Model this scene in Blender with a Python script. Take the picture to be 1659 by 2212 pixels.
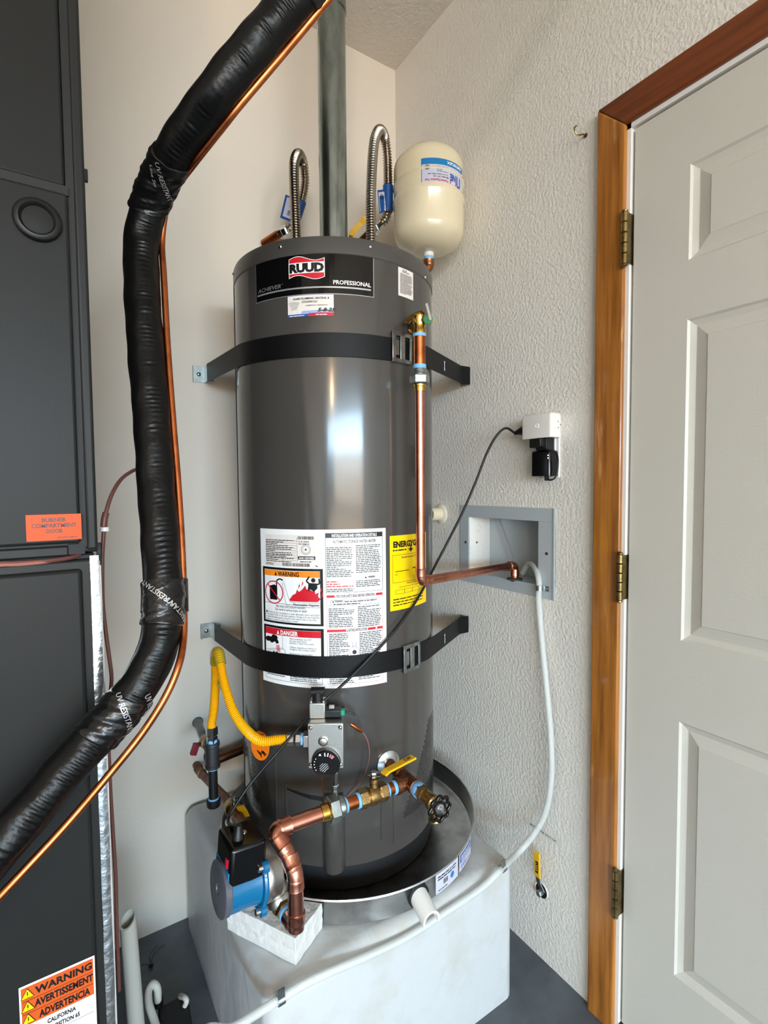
import bpy, bmesh, math, random
from mathutils import Vector, Matrix, Quaternion
random.seed(7)
for o in list(bpy.data.objects): bpy.data.objects.remove(o)
SC = bpy.context.scene
COL = SC.collection
PI = math.pi
# ------------------------------------------------------------------ camera
W_PX, H_PX, F_PX = 1659.0, 2212.0, 1110.14
YAW, PITCH, ROLL = 0.574854, -0.049295, -0.008364
CAM = Vector((-1.07331, -1.56058, 1.28))
FW = Vector((math.sin(YAW)*math.cos(PITCH), math.cos(YAW)*math.cos(PITCH), math.sin(PITCH)))
_r = Vector((math.cos(YAW), -math.sin(YAW), 0)); _u = _r.cross(FW)
RT = _r*math.cos(ROLL) + _u*math.sin(ROLL)
UP = -_r*math.sin(ROLL) + _u*math.cos(ROLL)
cd = bpy.data.cameras.new('camera'); cam = bpy.data.objects.new('camera', cd); COL.objects.link(cam)
M = Matrix((RT, UP, -FW)).transposed().to_4x4(); M.translation = CAM
cam.matrix_world = M
cd.sensor_fit = 'VERTICAL'; cd.sensor_height = 36.0; cd.lens = 36.0*F_PX/H_PX
cd.clip_start = 0.02; cd.clip_end = 200
SC.camera = cam
# ------------------------------------------------------------------ light
SC.view_settings.view_transform = 'Standard'; SC.view_settings.look = 'None'
SC.view_settings.gamma = 1.0; SC.view_settings.use_curve_mapping = False
SC.view_settings.exposure = -0.25
SC.cycles.use_denoising = True
SC.cycles.max_bounces = 10; SC.cycles.diffuse_bounces = 5; SC.cycles.glossy_bounces = 5
SC.cycles.transmission_bounces = 6; SC.cycles.sample_clamp_indirect = 6.0
SC.cycles.caustics_reflective = False; SC.cycles.caustics_refractive = False
wd = bpy.data.worlds.new('world'); SC.world = wd; wd.use_nodes = True
bg = wd.node_tree.nodes['Background']; bg.inputs[0].default_value = (0.62, 0.78, 1.0, 1); bg.inputs[1].default_value = 1.0
GX0, GX1, GY0, GZ1 = -5.0, -0.35, -6.3, 2.13      # open garage door (x range, plane y, head height)
ROOM_X0, CEIL = -5.6, 2.75
def area(name, loc, aim, sx, sy, power, col):
    l = bpy.data.lights.new(name, 'AREA'); l.shape = 'RECTANGLE'; l.size = sx; l.size_y = sy
    l.energy = power; l.color = col
    o = bpy.data.objects.new(name, l); COL.objects.link(o); o.location = loc
    o.rotation_euler = (Vector(aim)-Vector(loc)).to_track_quat('-Z', 'Y').to_euler()
    return o
# daylight arriving through the open garage door: sky above, sunlit driveway below
area('sky_light', (-3.4, -8.4, 3.0), (-2.6, -2.0, 0.7), 10.0, 2.8, 4600, (0.53, 0.78, 1.0))
area('driveway_light', (-3.0, -9.2, 0.02), (-3.0, -9.2, 3.0), 9.0, 5.0, 1250, (1.0, 0.66, 0.38))
area('sunlit_street_light', (-2.6, -15.0, 1.35), (-2.6, -5.0, 1.35), 13.0, 2.3, 1200, (1.0, 0.84, 0.62))
# ------------------------------------------------------------------ pixel helpers (direction only; distance from the touched surface)
def ray(u, v): return FW + RT*((u-W_PX/2)/F_PX) + UP*((H_PX/2-v)/F_PX)
def onX(u, v, x): d = ray(u, v); return CAM + d*((x-CAM.x)/d.x)
def onY(u, v, y): d = ray(u, v); return CAM + d*((y-CAM.y)/d.y)
def onZ(u, v, z): d = ray(u, v); return CAM + d*((z-CAM.z)/d.z)
def atD(u, v, dep): return CAM + ray(u, v)*dep
HC = Vector((-0.426, -0.33)); HR = 0.255            # water heater axis and radius
def onCyl(u, v, r=HR):
    d = ray(u, v); oc = Vector((CAM.x-HC.x, CAM.y-HC.y)); a = d.x*d.x+d.y*d.y
    b = 2*(oc.x*d.x+oc.y*d.y); c = oc.x**2+oc.y**2-r*r; D = b*b-4*a*c
    t = (-b-math.sqrt(max(D, 0)))/(2*a); return CAM + d*t
def ang(P): return math.atan2(P.y-HC.y, P.x-HC.x)
def hp(a, z, r=HR): return Vector((HC.x+r*math.cos(a), HC.y+r*math.sin(a), z))
# ------------------------------------------------------------------ materials
def lin(c):
    f = lambda v: v/12.92 if v <= 0.04045 else ((v+0.055)/1.055)**2.4
    return tuple(f(x/255.0) for x in c)
def mat(name, rgb, rough=0.5, metal=0.0, coat=0.0, bump=None, vary=None, spec=0.5, emit=None, alpha=1.0, trans=0.0, ior=1.45, aniso=0.0):
    m = bpy.data.materials.new(name); m.use_nodes = True
    nt = m.node_tree; b = nt.nodes['Principled BSDF']; c = lin(rgb)
    b.inputs['Base Color'].default_value = (*c, 1); b.inputs['Roughness'].default_value = rough
    b.inputs['Metallic'].default_value = metal; b.inputs['Specular IOR Level'].default_value = spec
    b.inputs['Coat Weight'].default_value = coat; b.inputs['Coat Roughness'].default_value = 0.08
    b.inputs['IOR'].default_value = ior; b.inputs['Transmission Weight'].default_value = trans; b.inputs['Alpha'].default_value = alpha
    tc = nt.nodes.new('ShaderNodeTexCoord')
    if vary:                       # (scale, rgb2, contrast low, high, stretch)
        sc, rgb2, lo, hi = vary[:4]; st = vary[4] if len(vary) > 4 else (1, 1, 1)
        mp = nt.nodes.new('ShaderNodeMapping'); mp.inputs['Scale'].default_value = st
        n = nt.nodes.new('ShaderNodeTexNoise'); n.inputs['Scale'].default_value = sc; n.inputs['Detail'].default_value = 6; n.inputs['Roughness'].default_value = 0.62
        r = nt.nodes.new('ShaderNodeMapRange'); r.inputs[1].default_value = lo; r.inputs[2].default_value = hi
        mx = nt.nodes.new('ShaderNodeMix'); mx.data_type = 'RGBA'
        mx.inputs[6].default_value = (*c, 1); mx.inputs[7].default_value = (*lin(rgb2), 1)
        L = nt.links; L.new(tc.outputs['Object'], mp.inputs[0]); L.new(mp.outputs[0], n.inputs[0]); L.new(n.outputs[0], r.inputs[0]); L.new(r.outputs[0], mx.inputs[0]); L.new(mx.outputs[2], b.inputs['Base Color'])
    if bump:                       # (scale, distance, detail, lo, hi)
        n = nt.nodes.new('ShaderNodeTexNoise'); n.inputs['Scale'].default_value = bump[0]; n.inputs['Detail'].default_value = bump[2] if len(bump) > 2 else 3
        bp = nt.nodes.new('ShaderNodeBump'); bp.inputs['Strength'].default_value = 1.0; bp.inputs['Distance'].default_value = bump[1]
        mp = nt.nodes.new('ShaderNodeMapping'); mp.inputs['Scale'].default_value = bump[5] if len(bump) > 5 else (1, 1, 1)
        L = nt.links; L.new(tc.outputs['Object'], mp.inputs[0]); L.new(mp.outputs[0], n.inputs[0])
        src = n.outputs[0]
        if len(bump) > 4:
            r = nt.nodes.new('ShaderNodeMapRange'); r.interpolation_type = 'SMOOTHSTEP'; r.inputs[1].default_value = bump[3]; r.inputs[2].default_value = bump[4]
            L.new(src, r.inputs[0]); src = r.outputs[0]
        L.new(src, bp.inputs['Height']); L.new(bp.outputs[0], b.inputs['Normal'])
    if emit:
        b.inputs['Emission Color'].default_value = (*lin(emit[0]), 1); b.inputs['Emission Strength'].default_value = emit[1]
    return m
MT = {}
def MA(key, *a, **k):
    MT[key] = mat(key, *a, **k); return MT[key]
MA('wall_smooth', (231, 222, 209), 0.5, bump=(110, 0.0007, 4))
MA('wall_knock', (231, 226, 217), 0.6, bump=(120, 0.0010, 4, 0.32, 0.72))
MA('ceiling_paint', (222, 216, 206), 0.7, bump=(90, 0.0016, 4, 0.35, 0.65))
MA('plain_wall', (232, 226, 216), 0.8)
MA('floor_paint', (92, 98, 103), 0.38, vary=(5, (70, 76, 82), 0.4, 0.65), bump=(30, 0.0012, 4))
MA('concrete', (190, 184, 172), 0.9)
MA('door_paint', (204, 199, 188), 0.42, bump=(240, 0.0003, 2))
MA('jamb_paint', (232, 228, 222), 0.45)
MA('wood_side', (176, 112, 44), 0.34, vary=(9, (118, 66, 20), 0.40, 0.72, (6, 6, 0.35)), coat=0.25)
MA('wood_head', (124, 62, 26), 0.34, vary=(9, (86, 40, 16), 0.40, 0.72, (6, 0.35, 6)), coat=0.25)
MA('wood_worn', (206, 150, 84), 0.5)
def wear(key, rgb, scale, lo, hi, st):                  # rubbed-off finish in scattered streaks
    nt = MT[key].node_tree; b = nt.nodes['Principled BSDF']; L = nt.links; src = b.inputs['Base Color'].links[0].from_socket
    tc = nt.nodes.new('ShaderNodeTexCoord'); mp = nt.nodes.new('ShaderNodeMapping'); mp.inputs['Scale'].default_value = st; mp.inputs['Location'].default_value = (3.1, 1.7, 0.4)
    n = nt.nodes.new('ShaderNodeTexNoise'); n.inputs['Scale'].default_value = scale; n.inputs['Detail'].default_value = 3
    r = nt.nodes.new('ShaderNodeMapRange'); r.inputs[1].default_value = lo; r.inputs[2].default_value = hi
    mx = nt.nodes.new('ShaderNodeMix'); mx.data_type = 'RGBA'; mx.inputs[7].default_value = (*lin(rgb), 1)
    L.new(tc.outputs['Object'], mp.inputs[0]); L.new(mp.outputs[0], n.inputs[0]); L.new(n.outputs[0], r.inputs[0]); L.new(r.outputs[0], mx.inputs[0]); L.new(src, mx.inputs[6]); L.new(mx.outputs[2], b.inputs['Base Color'])
wear('wood_side', (204, 152, 92), 14, 0.66, 0.80, (3, 3, 0.5)); wear('wood_head', (150, 100, 66), 14, 0.66, 0.80, (3, 0.5, 3))
MA('heater_grey', (68, 65, 62), 0.19, coat=0.25, bump=(12, 0.0003, 2), spec=0.5)
MA('heater_cap', (72, 69, 66), 0.32, coat=0.1)
MA('furnace_grey', (33, 33, 32), 0.42, coat=0.0, spec=0.18, bump=(300, 0.0001, 2))
MA('furnace_dark', (36, 36, 35), 0.40, coat=0.0, spec=0.2)
MA('black_gap', (10, 10, 11), 0.6)
MA('black_rubber', (16, 16, 17), 0.45)
MA('black_gloss', (9, 9, 10), 0.18)
MA('black_matte', (20, 20, 22), 0.6)
MA('black_iron', (28, 28, 30), 0.38)
MA('iron_fit', (66, 66, 68), 0.42, metal=0.6, bump=(260, 0.0004, 2))
MA('strap_black', (11, 11, 12), 0.5, spec=0.25, bump=(420, 0.0003, 1))
MA('foam_black', (10, 10, 10), 0.33, spec=0.26, bump=(55, 0.0016, 4))
MA('tape_black', (13, 13, 13), 0.26, bump=(45, 0.003, 3))
MA('copper', (208, 142, 120), 0.25, metal=1.0, vary=(22, (178, 112, 92), 0.42, 0.7))
MA('copper_raw', (190, 108, 64), 0.30, metal=1.0, vary=(30, (142, 74, 40), 0.45, 0.75))
MA('copper_dull', (120, 82, 62), 0.42, metal=1.0, vary=(26, (84, 54, 40), 0.4, 0.7))
MA('brass', (206, 164, 82), 0.26, metal=1.0)
MA('brass_cast', (174, 142, 92), 0.36, metal=1.0, bump=(300, 0.0004, 2), vary=(40, (112, 86, 48), 0.4, 0.7))
MA('brass_red', (156, 104, 74), 0.34, metal=1.0, vary=(40, (118, 74, 50), 0.4, 0.7))
MA('brass_aged', (150, 128, 82), 0.34, metal=1.0, vary=(50, (92, 76, 44), 0.4, 0.7))
MA('steel', (196, 196, 196), 0.24, metal=1.0)
MA('chrome', (215, 215, 215), 0.10, metal=1.0)
MA('stainless_flex', (178, 166, 152), 0.24, metal=1.0)
MA('zinc', (176, 184, 184), 0.34, metal=1.0, vary=(60, (140, 150, 150), 0.4, 0.7))
MA('galvanised', (172, 180, 178), 0.24, metal=1.0, vary=(34, (140, 150, 148), 0.42, 0.66, (1, 1, 0.3)))
MA('pan_steel', (204, 205, 206), 0.29, metal=1.0, vary=(14, (160, 160, 158), 0.45, 0.7), bump=(18, 0.0010, 2))
MA('cast_alloy', (182, 180, 174), 0.36, metal=1.0, bump=(300, 0.00012, 2))
MA('foil', (214, 214, 214), 0.24, metal=1.0, bump=(60, 0.0018, 3))
MA('blue_tape', (120, 178, 226), 0.55)
MA('white_plastic', (226, 222, 216), 0.35)
MA('white_gloss', (236, 236, 236), 0.22)
MA('pvc_white', (206, 204, 194), 0.38)
MA('cream_tank', (222, 208, 176), 0.2, coat=0.5)
MA('stand_white', (194, 195, 195), 0.36, bump=(26, 0.0026, 5), vary=(7, (182, 180, 172), 0.50, 0.74))
MA('foam_white', (216, 215, 211), 0.75, bump=(60, 0.003, 3))
MA('yellow_flex', (240, 176, 12), 0.28, coat=0.2)
MA('yellow_grip', (228, 176, 20), 0.45)
MA('sleeve', (170, 158, 40), 0.2, alpha=0.55)
MA('clear_sleeve', (225, 225, 220), 0.15, alpha=0.18)
MA('orange_tag', (236, 118, 24), 0.4)
MA('orange_label', (224, 74, 12), 0.45, spec=0.3)
MA('deep_orange', (196, 82, 28), 0.4)
MA('white_label', (236, 236, 236), 0.22, coat=0.2)
MA('label_ivory', (226, 218, 212), 0.3)
MA('yellow_label', (252, 210, 4), 0.3)
MA('print_black', (16, 16, 16), 0.35)
MA('print_grey', (120, 120, 122), 0.35)
MA('print_fine', (34, 34, 36), 0.4)
MA('print_silver', (190, 190, 192), 0.25, metal=0.6)
MA('print_white', (240, 240, 240), 0.3)
MA('print_red', (200, 28, 44), 0.35)
MA('print_blue', (20, 120, 180), 0.35)
MA('print_navy', (38, 78, 150), 0.35)
MA('print_paleblue', (150, 172, 214), 0.35)
MA('print_orange', (240, 138, 36), 0.35)
MA('print_brown', (70, 20, 14), 0.4)
MA('print_pink', (220, 130, 140), 0.35)
MA('tag_blue', (28, 82, 150), 0.32)
MA('tag_lilac', (196, 196, 214), 0.32)
MA('pump_blue', (10, 100, 146), 0.26, coat=0.35)
MA('pump_plate', (82, 84, 92), 0.35)
MA('red_handle', (122, 26, 40), 0.4)
MA('red_light', (190, 26, 52), 0.3)
MA('green_plastic', (60, 140, 92), 0.3)
MA('green_clip', (16, 150, 110), 0.35)
MA('outlet_box', (176, 182, 186), 0.38, metal=0.0)
MA('box_inner', (186, 192, 194), 0.34, metal=0.25)
MA('tube_clear', (226, 228, 224), 0.22, alpha=0.58, bump=(520, 0.0010, 1))
MA('wire_brown', (96, 56, 50), 0.45)
MA('wire_pink', (150, 96, 86), 0.4)
MA('caulk', (222, 214, 196), 0.7, bump=(60, 0.003, 3))
MA('tape_clear', (222, 219, 211), 0.5)
MA('dirt_dark', (48, 50, 52), 0.8)
MA('led_white', (230, 250, 250), 0.3, emit=((210, 250, 250), 3.0))
MA('lamp_glow', (255, 214, 160), 0.4, emit=((255, 206, 150), 30.0))
MA('glass_grey', (34, 34, 33), 0.6, spec=0.2)
# ------------------------------------------------------------------ mesh helpers
def frame(ax):
    ax = Vector(ax).normalized(); h = Vector((0, 0, 1)) if abs(ax.z) < 0.9 else Vector((1, 0, 0))
    a = ax.cross(h).normalized(); return a, ax.cross(a).normalized(), ax
class MB:
    def __init__(s): s.v = []; s.f = []; s.mi = []; s.cur = 0
    def add(s, vs, fs):
        n = len(s.v); s.v += [tuple(x) for x in vs]; s.f += [tuple(i+n for i in f) for f in fs]; s.mi += [s.cur]*len(fs); return s
    def box(s, c, size, rot=None):
        hx, hy, hz = size[0]/2, size[1]/2, size[2]/2
        P = [Vector((x, y, z)) for x in (-hx, hx) for y in (-hy, hy) for z in (-hz, hz)]
        if rot is not None: P = [rot @ p for p in P]
        return s.add([p+Vector(c) for p in P], [(0, 1, 3, 2), (4, 6, 7, 5), (0, 4, 5, 1), (2, 3, 7, 6), (0, 2, 6, 4), (1, 5, 7, 3)])
    def box2(s, a, b): 
        return s.box([(a[i]+b[i])/2 for i in range(3)], [abs(b[i]-a[i]) for i in range(3)])
    def lathe(s, o, ax, prof, n=24, cap=True):
        a, b, ax = frame(ax); o = Vector(o); vs = []; fs = []
        for (h, r) in prof:
            for k in range(n):
                t = 2*PI*k/n; vs.append(o+ax*h+(a*math.cos(t)+b*math.sin(t))*r)
        for i in range(len(prof)-1):
            for k in range(n):
                k2 = (k+1) % n; fs.append((i*n+k, i*n+k2, (i+1)*n+k2, (i+1)*n+k))
        if cap:
            if prof[0][1] > 1e-6: fs.append(tuple(range(n-1, -1, -1)))
            if prof[-1][1] > 1e-6: m = (len(prof)-1)*n; fs.append(tuple(m+k for k in range(n)))
        return s.add(vs, fs)
    def cyl(s, p0, p1, r, n=20, r1=None):
        p0 = Vector(p0); p1 = Vector(p1); d = p1-p0
        return s.lathe(p0, d, [(0, r), (d.length, r if r1 is None else r1)], n)
    def hexa(s, p0, p1, r, n=6): 
        p0 = Vector(p0); p1 = Vector(p1); L = (p1-p0).length; c = min(0.08*r+0.0005, L*0.2)
        return s.lathe(p0, p1-p0, [(0, r*0.92), (c, r), (L-c, r), (L, r*0.92)], n)
    def tube(s, pts, r, n=14, cap=True, rf=None, flat=None):
        pts = [Vector(p) for p in pts]; m = len(pts); T = []
        for i in range(m):
            t = pts[min(i+1, m-1)]-pts[max(i-1, 0)]; T.append(t.normalized())
        a, b, _ = frame(T[0]); vs = []; fs = []
        for i in range(m):
            if i:
                q = T[i-1].rotation_difference(T[i]); a = (q @ a); a = (a-T[i]*a.dot(T[i])).normalized(); b = T[i].cross(a)
            rr = rf(i/(m-1), i) if rf else r
            for k in range(n):
                t = 2*PI*k/n; vs.append(pts[i]+(a*math.cos(t)+b*math.sin(t))*rr)
        for i in range(m-1):
            for k in range(n):
                k2 = (k+1) % n; fs.append((i*n+k, i*n+k2, (i+1)*n+k2, (i+1)*n+k))
        if cap: fs.append(tuple(range(n-1, -1, -1))); fs.append(tuple((m-1)*n+k for k in range(n)))
        return s.add(vs, fs)
    def torus(s, c, ax, R, r, n=32, k=10, a0=0, a1=2*PI):
        A, B, ax = frame(ax); c = Vector(c); closed = abs(a1-a0-2*PI) < 1e-6
        pts = [c+(A*math.cos(a0+(a1-a0)*i/n)+B*math.sin(a0+(a1-a0)*i/n))*R for i in range(n+1)]
        return s.tube(pts, r, k, cap=not closed)
    def ball(s, c, r, n=20):
        return s.lathe(Vector(c)-Vector((0, 0, r)), (0, 0, 1), [(r*(1-math.cos(PI*i/10)), r*math.sin(PI*i/10)) for i in range(11)], n, cap=False)
    def prism(s, poly, ex):                     # poly: list of 3D points, extruded by vector ex
        n = len(poly); ex = Vector(ex); P = [Vector(p) for p in poly]
        return s.add(P+[p+ex for p in P], [tuple(range(n-1, -1, -1)), tuple(range(n, 2*n))]+[(i, (i+1) % n, n+(i+1) % n, n+i) for i in range(n)])
    def build(s, name, m, parent=None, smooth=40, bevel=0, sub=0, label=None, cat=None, group=None, kind=None, loc=None):
        me = bpy.data.meshes.new(name); org = Vector((0, 0, 0))
        vs = s.v
        if parent is None and loc is not None:
            org = Vector(loc); vs = [tuple(Vector(v)-org) for v in vs]
        elif parent is not None:
            org = parent_world(parent); vs = [tuple(Vector(v)-org) for v in vs]
        me.from_pydata(vs, [], s.f); me.validate()
        ms = m if isinstance(m, (list, tuple)) else [m]
        for q in ms: me.materials.append(MT[q])
        if len(ms) > 1 and len(me.polygons) == len(s.mi): me.polygons.foreach_set('material_index', s.mi)
        bm = bmesh.new(); bm.from_mesh(me)
        if len(bm.faces) < 60000: bmesh.ops.recalc_face_normals(bm, faces=bm.faces)
        bm.to_mesh(me); bm.free()
        if smooth:
            me.polygons.foreach_set('use_smooth', [True]*len(me.polygons)); me.set_sharp_from_angle(angle=math.radians(smooth))
        o = bpy.data.objects.new(name, me); COL.objects.link(o)
        if parent is not None: o.parent = parent
        elif loc is not None: o.location = org
        if bevel:
            b = o.modifiers.new('bevel', 'BEVEL'); b.width = bevel; b.segments = 3; b.limit_method = 'ANGLE'; b.angle_limit = math.radians(40); b.harden_normals = False
        if sub:
            q = o.modifiers.new('subsurf', 'SUBSURF'); q.levels = sub; q.render_levels = sub
        if label: o['label'] = label
        if cat: o['category'] = cat
        if group: o['group'] = group
        if kind: o['kind'] = kind
        return o
_pw = {}
def parent_world(o):
    v = Vector((0, 0, 0))
    while o is not None: v = v+Vector(o.location); o = o.parent
    return v
def thing(name, label, cat, loc=(0, 0, 0), group=None, kind=None):
    o = bpy.data.objects.new(name, None); COL.objects.link(o); o.location = loc; o.empty_display_size = 0.05
    o['label'] = label; o['category'] = cat
    if group: o['group'] = group
    if kind: o['kind'] = kind
    return o
def struct(o): 
    o['kind'] = 'structure'; return o
def catmull(P, n=8):
    P = [Vector(p) for p in P]; Q = [P[0]*2-P[1]]+P+[P[-1]*2-P[-2]]; out = []
    for i in range(1, len(Q)-2):
        a, b, c, d = Q[i-1:i+3]
        for k in range(n):
            t = k/n; out.append(0.5*((2*b)+(c-a)*t+(2*a-5*b+4*c-d)*t*t+(3*b-a-3*c+d)*t**3))
    out.append(P[-1]); return out
def resample(P, step):
    P = [Vector(p) for p in P]; out = [P[0]]; acc = 0; 
    for i in range(1, len(P)):
        seg = (P[i]-P[i-1]).length; t = step-acc
        while t <= seg:
            out.append(P[i-1].lerp(P[i], t/seg)); t += step
        acc = seg-(t-step)
    return out
# ------------------------------------------------------------------ lettering
_tc = {}
def glyphs(txt, bold=0.0, shear=0.0):
    k = (txt, bold, shear)
    if k not in _tc:
        c = bpy.data.curves.new('t', 'FONT'); c.body = txt; c.size = 1.0; c.offset = bold; c.shear = shear; c.resolution_u = 2; c.fill_mode = 'FRONT'
        o = bpy.data.objects.new('t', c); COL.objects.link(o)
        dg = bpy.context.evaluated_depsgraph_get(); me = o.evaluated_get(dg).to_mesh()
        vs = [(v.co.x, v.co.y) for v in me.vertices]; fs = [tuple(p.vertices) for p in me.polygons]
        o.evaluated_get(dg).to_mesh_clear(); bpy.data.objects.remove(o); bpy.data.curves.remove(c)
        _tc[k] = (vs, fs)
    return _tc[k]
class Sheet:
    """flat print on a surface: maps (u right, v up, h off-surface) metres to 3D"""
    def __init__(s, fn): s.fn = fn; s.layers = {}
    def mb(s, m): return s.layers.setdefault(m, MB())
    def grid(s, m, u0, v0, u1, v1, h=0.0, step=0.02):
        nu = max(1, int(abs(u1-u0)/step)); nv = 1; b = s.mb(m)
        vs = [s.fn(u0+(u1-u0)*i/nu, v, h) for v in (v0, v1) for i in range(nu+1)]
        b.add(vs, [(i, i+1, nu+1+i+1, nu+1+i) for i in range(nu)]); return s
    def rect(s, m, u0, v0, u1, v1, t, h=0.0):          # outline
        s.grid(m, u0, v0, u1, v0+t, h); s.grid(m, u0, v1-t, u1, v1, h); s.grid(m, u0, v0, u0+t, v1, h); s.grid(m, u1-t, v0, u1, v1, h); return s
    def poly(s, m, pts, h=0.0, step=0.008):
        u0 = min(p[0] for p in pts); u1 = max(p[0] for p in pts); n = max(1, math.ceil((u1-u0)/step)); b = s.mb(m)
        for i in range(n):                       # slice along u so that the print follows a curved surface
            lo, hi = u0+(u1-u0)*i/n, u0+(u1-u0)*(i+1)/n; P = list(pts)
            if n > 1:
                for sg, lim in ((1, lo), (-1, hi)):
                    Q = []
                    for k in range(len(P)):
                        a, c = P[k], P[(k+1) % len(P)]; da, dc = sg*(a[0]-lim), sg*(c[0]-lim)
                        if da >= 0: Q.append(a)
                        if da*dc < 0: f = da/(da-dc); Q.append((a[0]+(c[0]-a[0])*f, a[1]+(c[1]-a[1])*f))
                    P = Q
            if len(P) > 2: b.add([s.fn(u, v, h) for u, v in P], [tuple(range(len(P)))])
        return s
    def line(s, m, pts, t, h=0.0):
        for (a, b) in zip(pts[:-1], pts[1:]):
            d = Vector((b[0]-a[0], b[1]-a[1])); 
            if d.length < 1e-9: continue
            n = Vector((-d.y, d.x)).normalized()*t/2
            s.poly(m, [(a[0]+n.x, a[1]+n.y), (a[0]-n.x, a[1]-n.y), (b[0]-n.x, b[1]-n.y), (b[0]+n.x, b[1]+n.y)], h)
        return s
    def disc(s, m, u, v, r, h=0.0, n=24, sx=1.0):
        return s.poly(m, [(u+r*sx*math.cos(2*PI*k/n), v+r*math.sin(2*PI*k/n)) for k in range(n)], h)
    def ring(s, m, u, v, r, t, h=0.0, n=28):
        return s.line(m, [(u+r*math.cos(2*PI*k/n), v+r*math.sin(2*PI*k/n)) for k in range(n+1)], t, h)
    def text(s, m, txt, u, v, size, width=None, h=0.0, bold=0.0, align='L', shear=0.0, rot=0.0):
        vs, fs = glyphs(txt, bold, shear)
        if not vs: return s
        x0 = min(p[0] for p in vs); x1 = max(p[0] for p in vs); k = size/0.7; kx = k if width is None else width/max(x1-x0, 1e-6)
        off = {'L': -x0, 'C': -(x0+x1)/2, 'R': -x1}[align]; c, sn = math.cos(rot), math.sin(rot)
        P = []
        for x, y in vs:
            X = (x+off)*kx; Y = y*k; P.append(s.fn(u+X*c-Y*sn, v+X*sn+Y*c, h))
        s.mb(m).add(P, fs); return s
    def fine(s, m, u0, v1, u1, v0, line, h=0.0, fill=0.5, ragged=0.12, seed=1):   # rows of word-sized marks, too small to read
        rnd = random.Random(seed); v = v1-line*0.7
        while v > v0:
            u = u0; end = u1-(u1-u0)*rnd.random()*ragged
            if rnd.random() < 0.12: end = u0+(u1-u0)*(0.3+0.4*rnd.random())
            while u < end:
                w = line*(0.7+2.4*rnd.random()); w = min(w, end-u)
                s.poly(m, [(u, v-line*fill/2), (u+w, v-line*fill/2), (u+w, v+line*fill/2*0.8), (u, v+line*fill/2*0.8)], h)
                u += w+line*0.32
            v -= line
        return s
    def bars(s, m, u0, v0, u1, v1, n, h=0.0, seed=3):
        rnd = random.Random(seed); u = u0; w = (u1-u0)/n
        while u < u1:
            b = w*(0.25+0.6*rnd.random()); s.poly(m, [(u, v0), (u+b, v0), (u+b, v1), (u, v1)], h); u += w
        return s
    def build(s, parent, names=None, labels=None):
        out = []
        for m, b in s.layers.items():
            out.append(b.build((names or {}).get(m, 'print'), m, parent, smooth=0, label=(labels or {}).get(m)))
        return out
def plane_fn(o, ux, uy, nz):
    o = Vector(o); ux = Vector(ux); uy = Vector(uy); nz = Vector(nz)
    return lambda u, v, h: o+ux*u+uy*v+nz*h
def cyl_fn(a0, z0, R=HR, c=HC, sgn=1):
    return lambda u, v, h: Vector((c[0]+(R+h)*math.cos(a0+sgn*u/R), c[1]+(R+h)*math.sin(a0+sgn*u/R), z0+v))
# ------------------------------------------------------------------ the room
def slab(a, b): return MB().box2(a, b)
struct(slab((ROOM_X0-0.1, GY0-0.1, -0.1), (0.1, 0.1, 0.0)).build('floor', 'floor_paint', smooth=0, label='grey painted concrete garage floor', cat='floor'))
struct(slab((ROOM_X0-0.1, GY0-0.1, CEIL), (0.1, 0.1, CEIL+0.1)).build('ceiling', 'ceiling_paint', smooth=0, label='textured cream ceiling above the water heater', cat='ceiling'))
struct(slab((ROOM_X0-0.1, 0, 0), (0.1, 0.1, CEIL)).build('wall_left', 'wall_smooth', smooth=0, label='white painted wall behind the water heater and furnace', cat='wall'))
# right wall with door opening and outlet box opening
DY0, DY1, DZ = -1.735, -0.892, 2.052               # rough door opening
BY0, BY1, BZ0, BZ1 = -0.678, -0.385, 1.012, 1.190  # outlet box opening
ys = sorted([GY0, DY0, DY1, BY0, BY1, 0.0]); zs = sorted([0, DZ, BZ0, BZ1, CEIL]); wr = MB()
for i in range(len(ys)-1):
    run = None
    for j in range(len(zs)-1):
        yc = (ys[i]+ys[i+1])/2; zc = (zs[j]+zs[j+1])/2
        if (DY0 < yc < DY1 and zc < DZ) or (BY0 < yc < BY1 and BZ0 < zc < BZ1): continue
        wr.box2((0, ys[i], zs[j]), (0.11, ys[i+1], zs[j+1]))
struct(wr.build('wall_right', 'wall_knock', smooth=0, label='textured off-white wall beside the door', cat='wall'))
struct(slab((ROOM_X0-0.1, GY0-0.1, 0), (ROOM_X0, 0, CEIL)).build('wall_far_side', 'plain_wall', smooth=0, label='plain garage side wall opposite the door', cat='wall'))
wf = MB(); wf.box2((ROOM_X0, GY0-0.1, 0), (GX0, GY0, CEIL)); wf.box2((GX1, GY0-0.1, 0), (0.1, GY0, CEIL)); wf.box2((GX0, GY0-0.1, GZ1), (GX1, GY0, CEIL))
struct(wf.build('wall_garage_front', 'plain_wall', smooth=0, label='garage front wall around the open vehicle doorway', cat='wall'))
struct(slab((-12, -16, -0.12), (10, GY0-0.1, -0.02)).build('floor_driveway', 'concrete', smooth=0, label='pale concrete driveway outside the garage', cat='driveway'))
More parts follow.
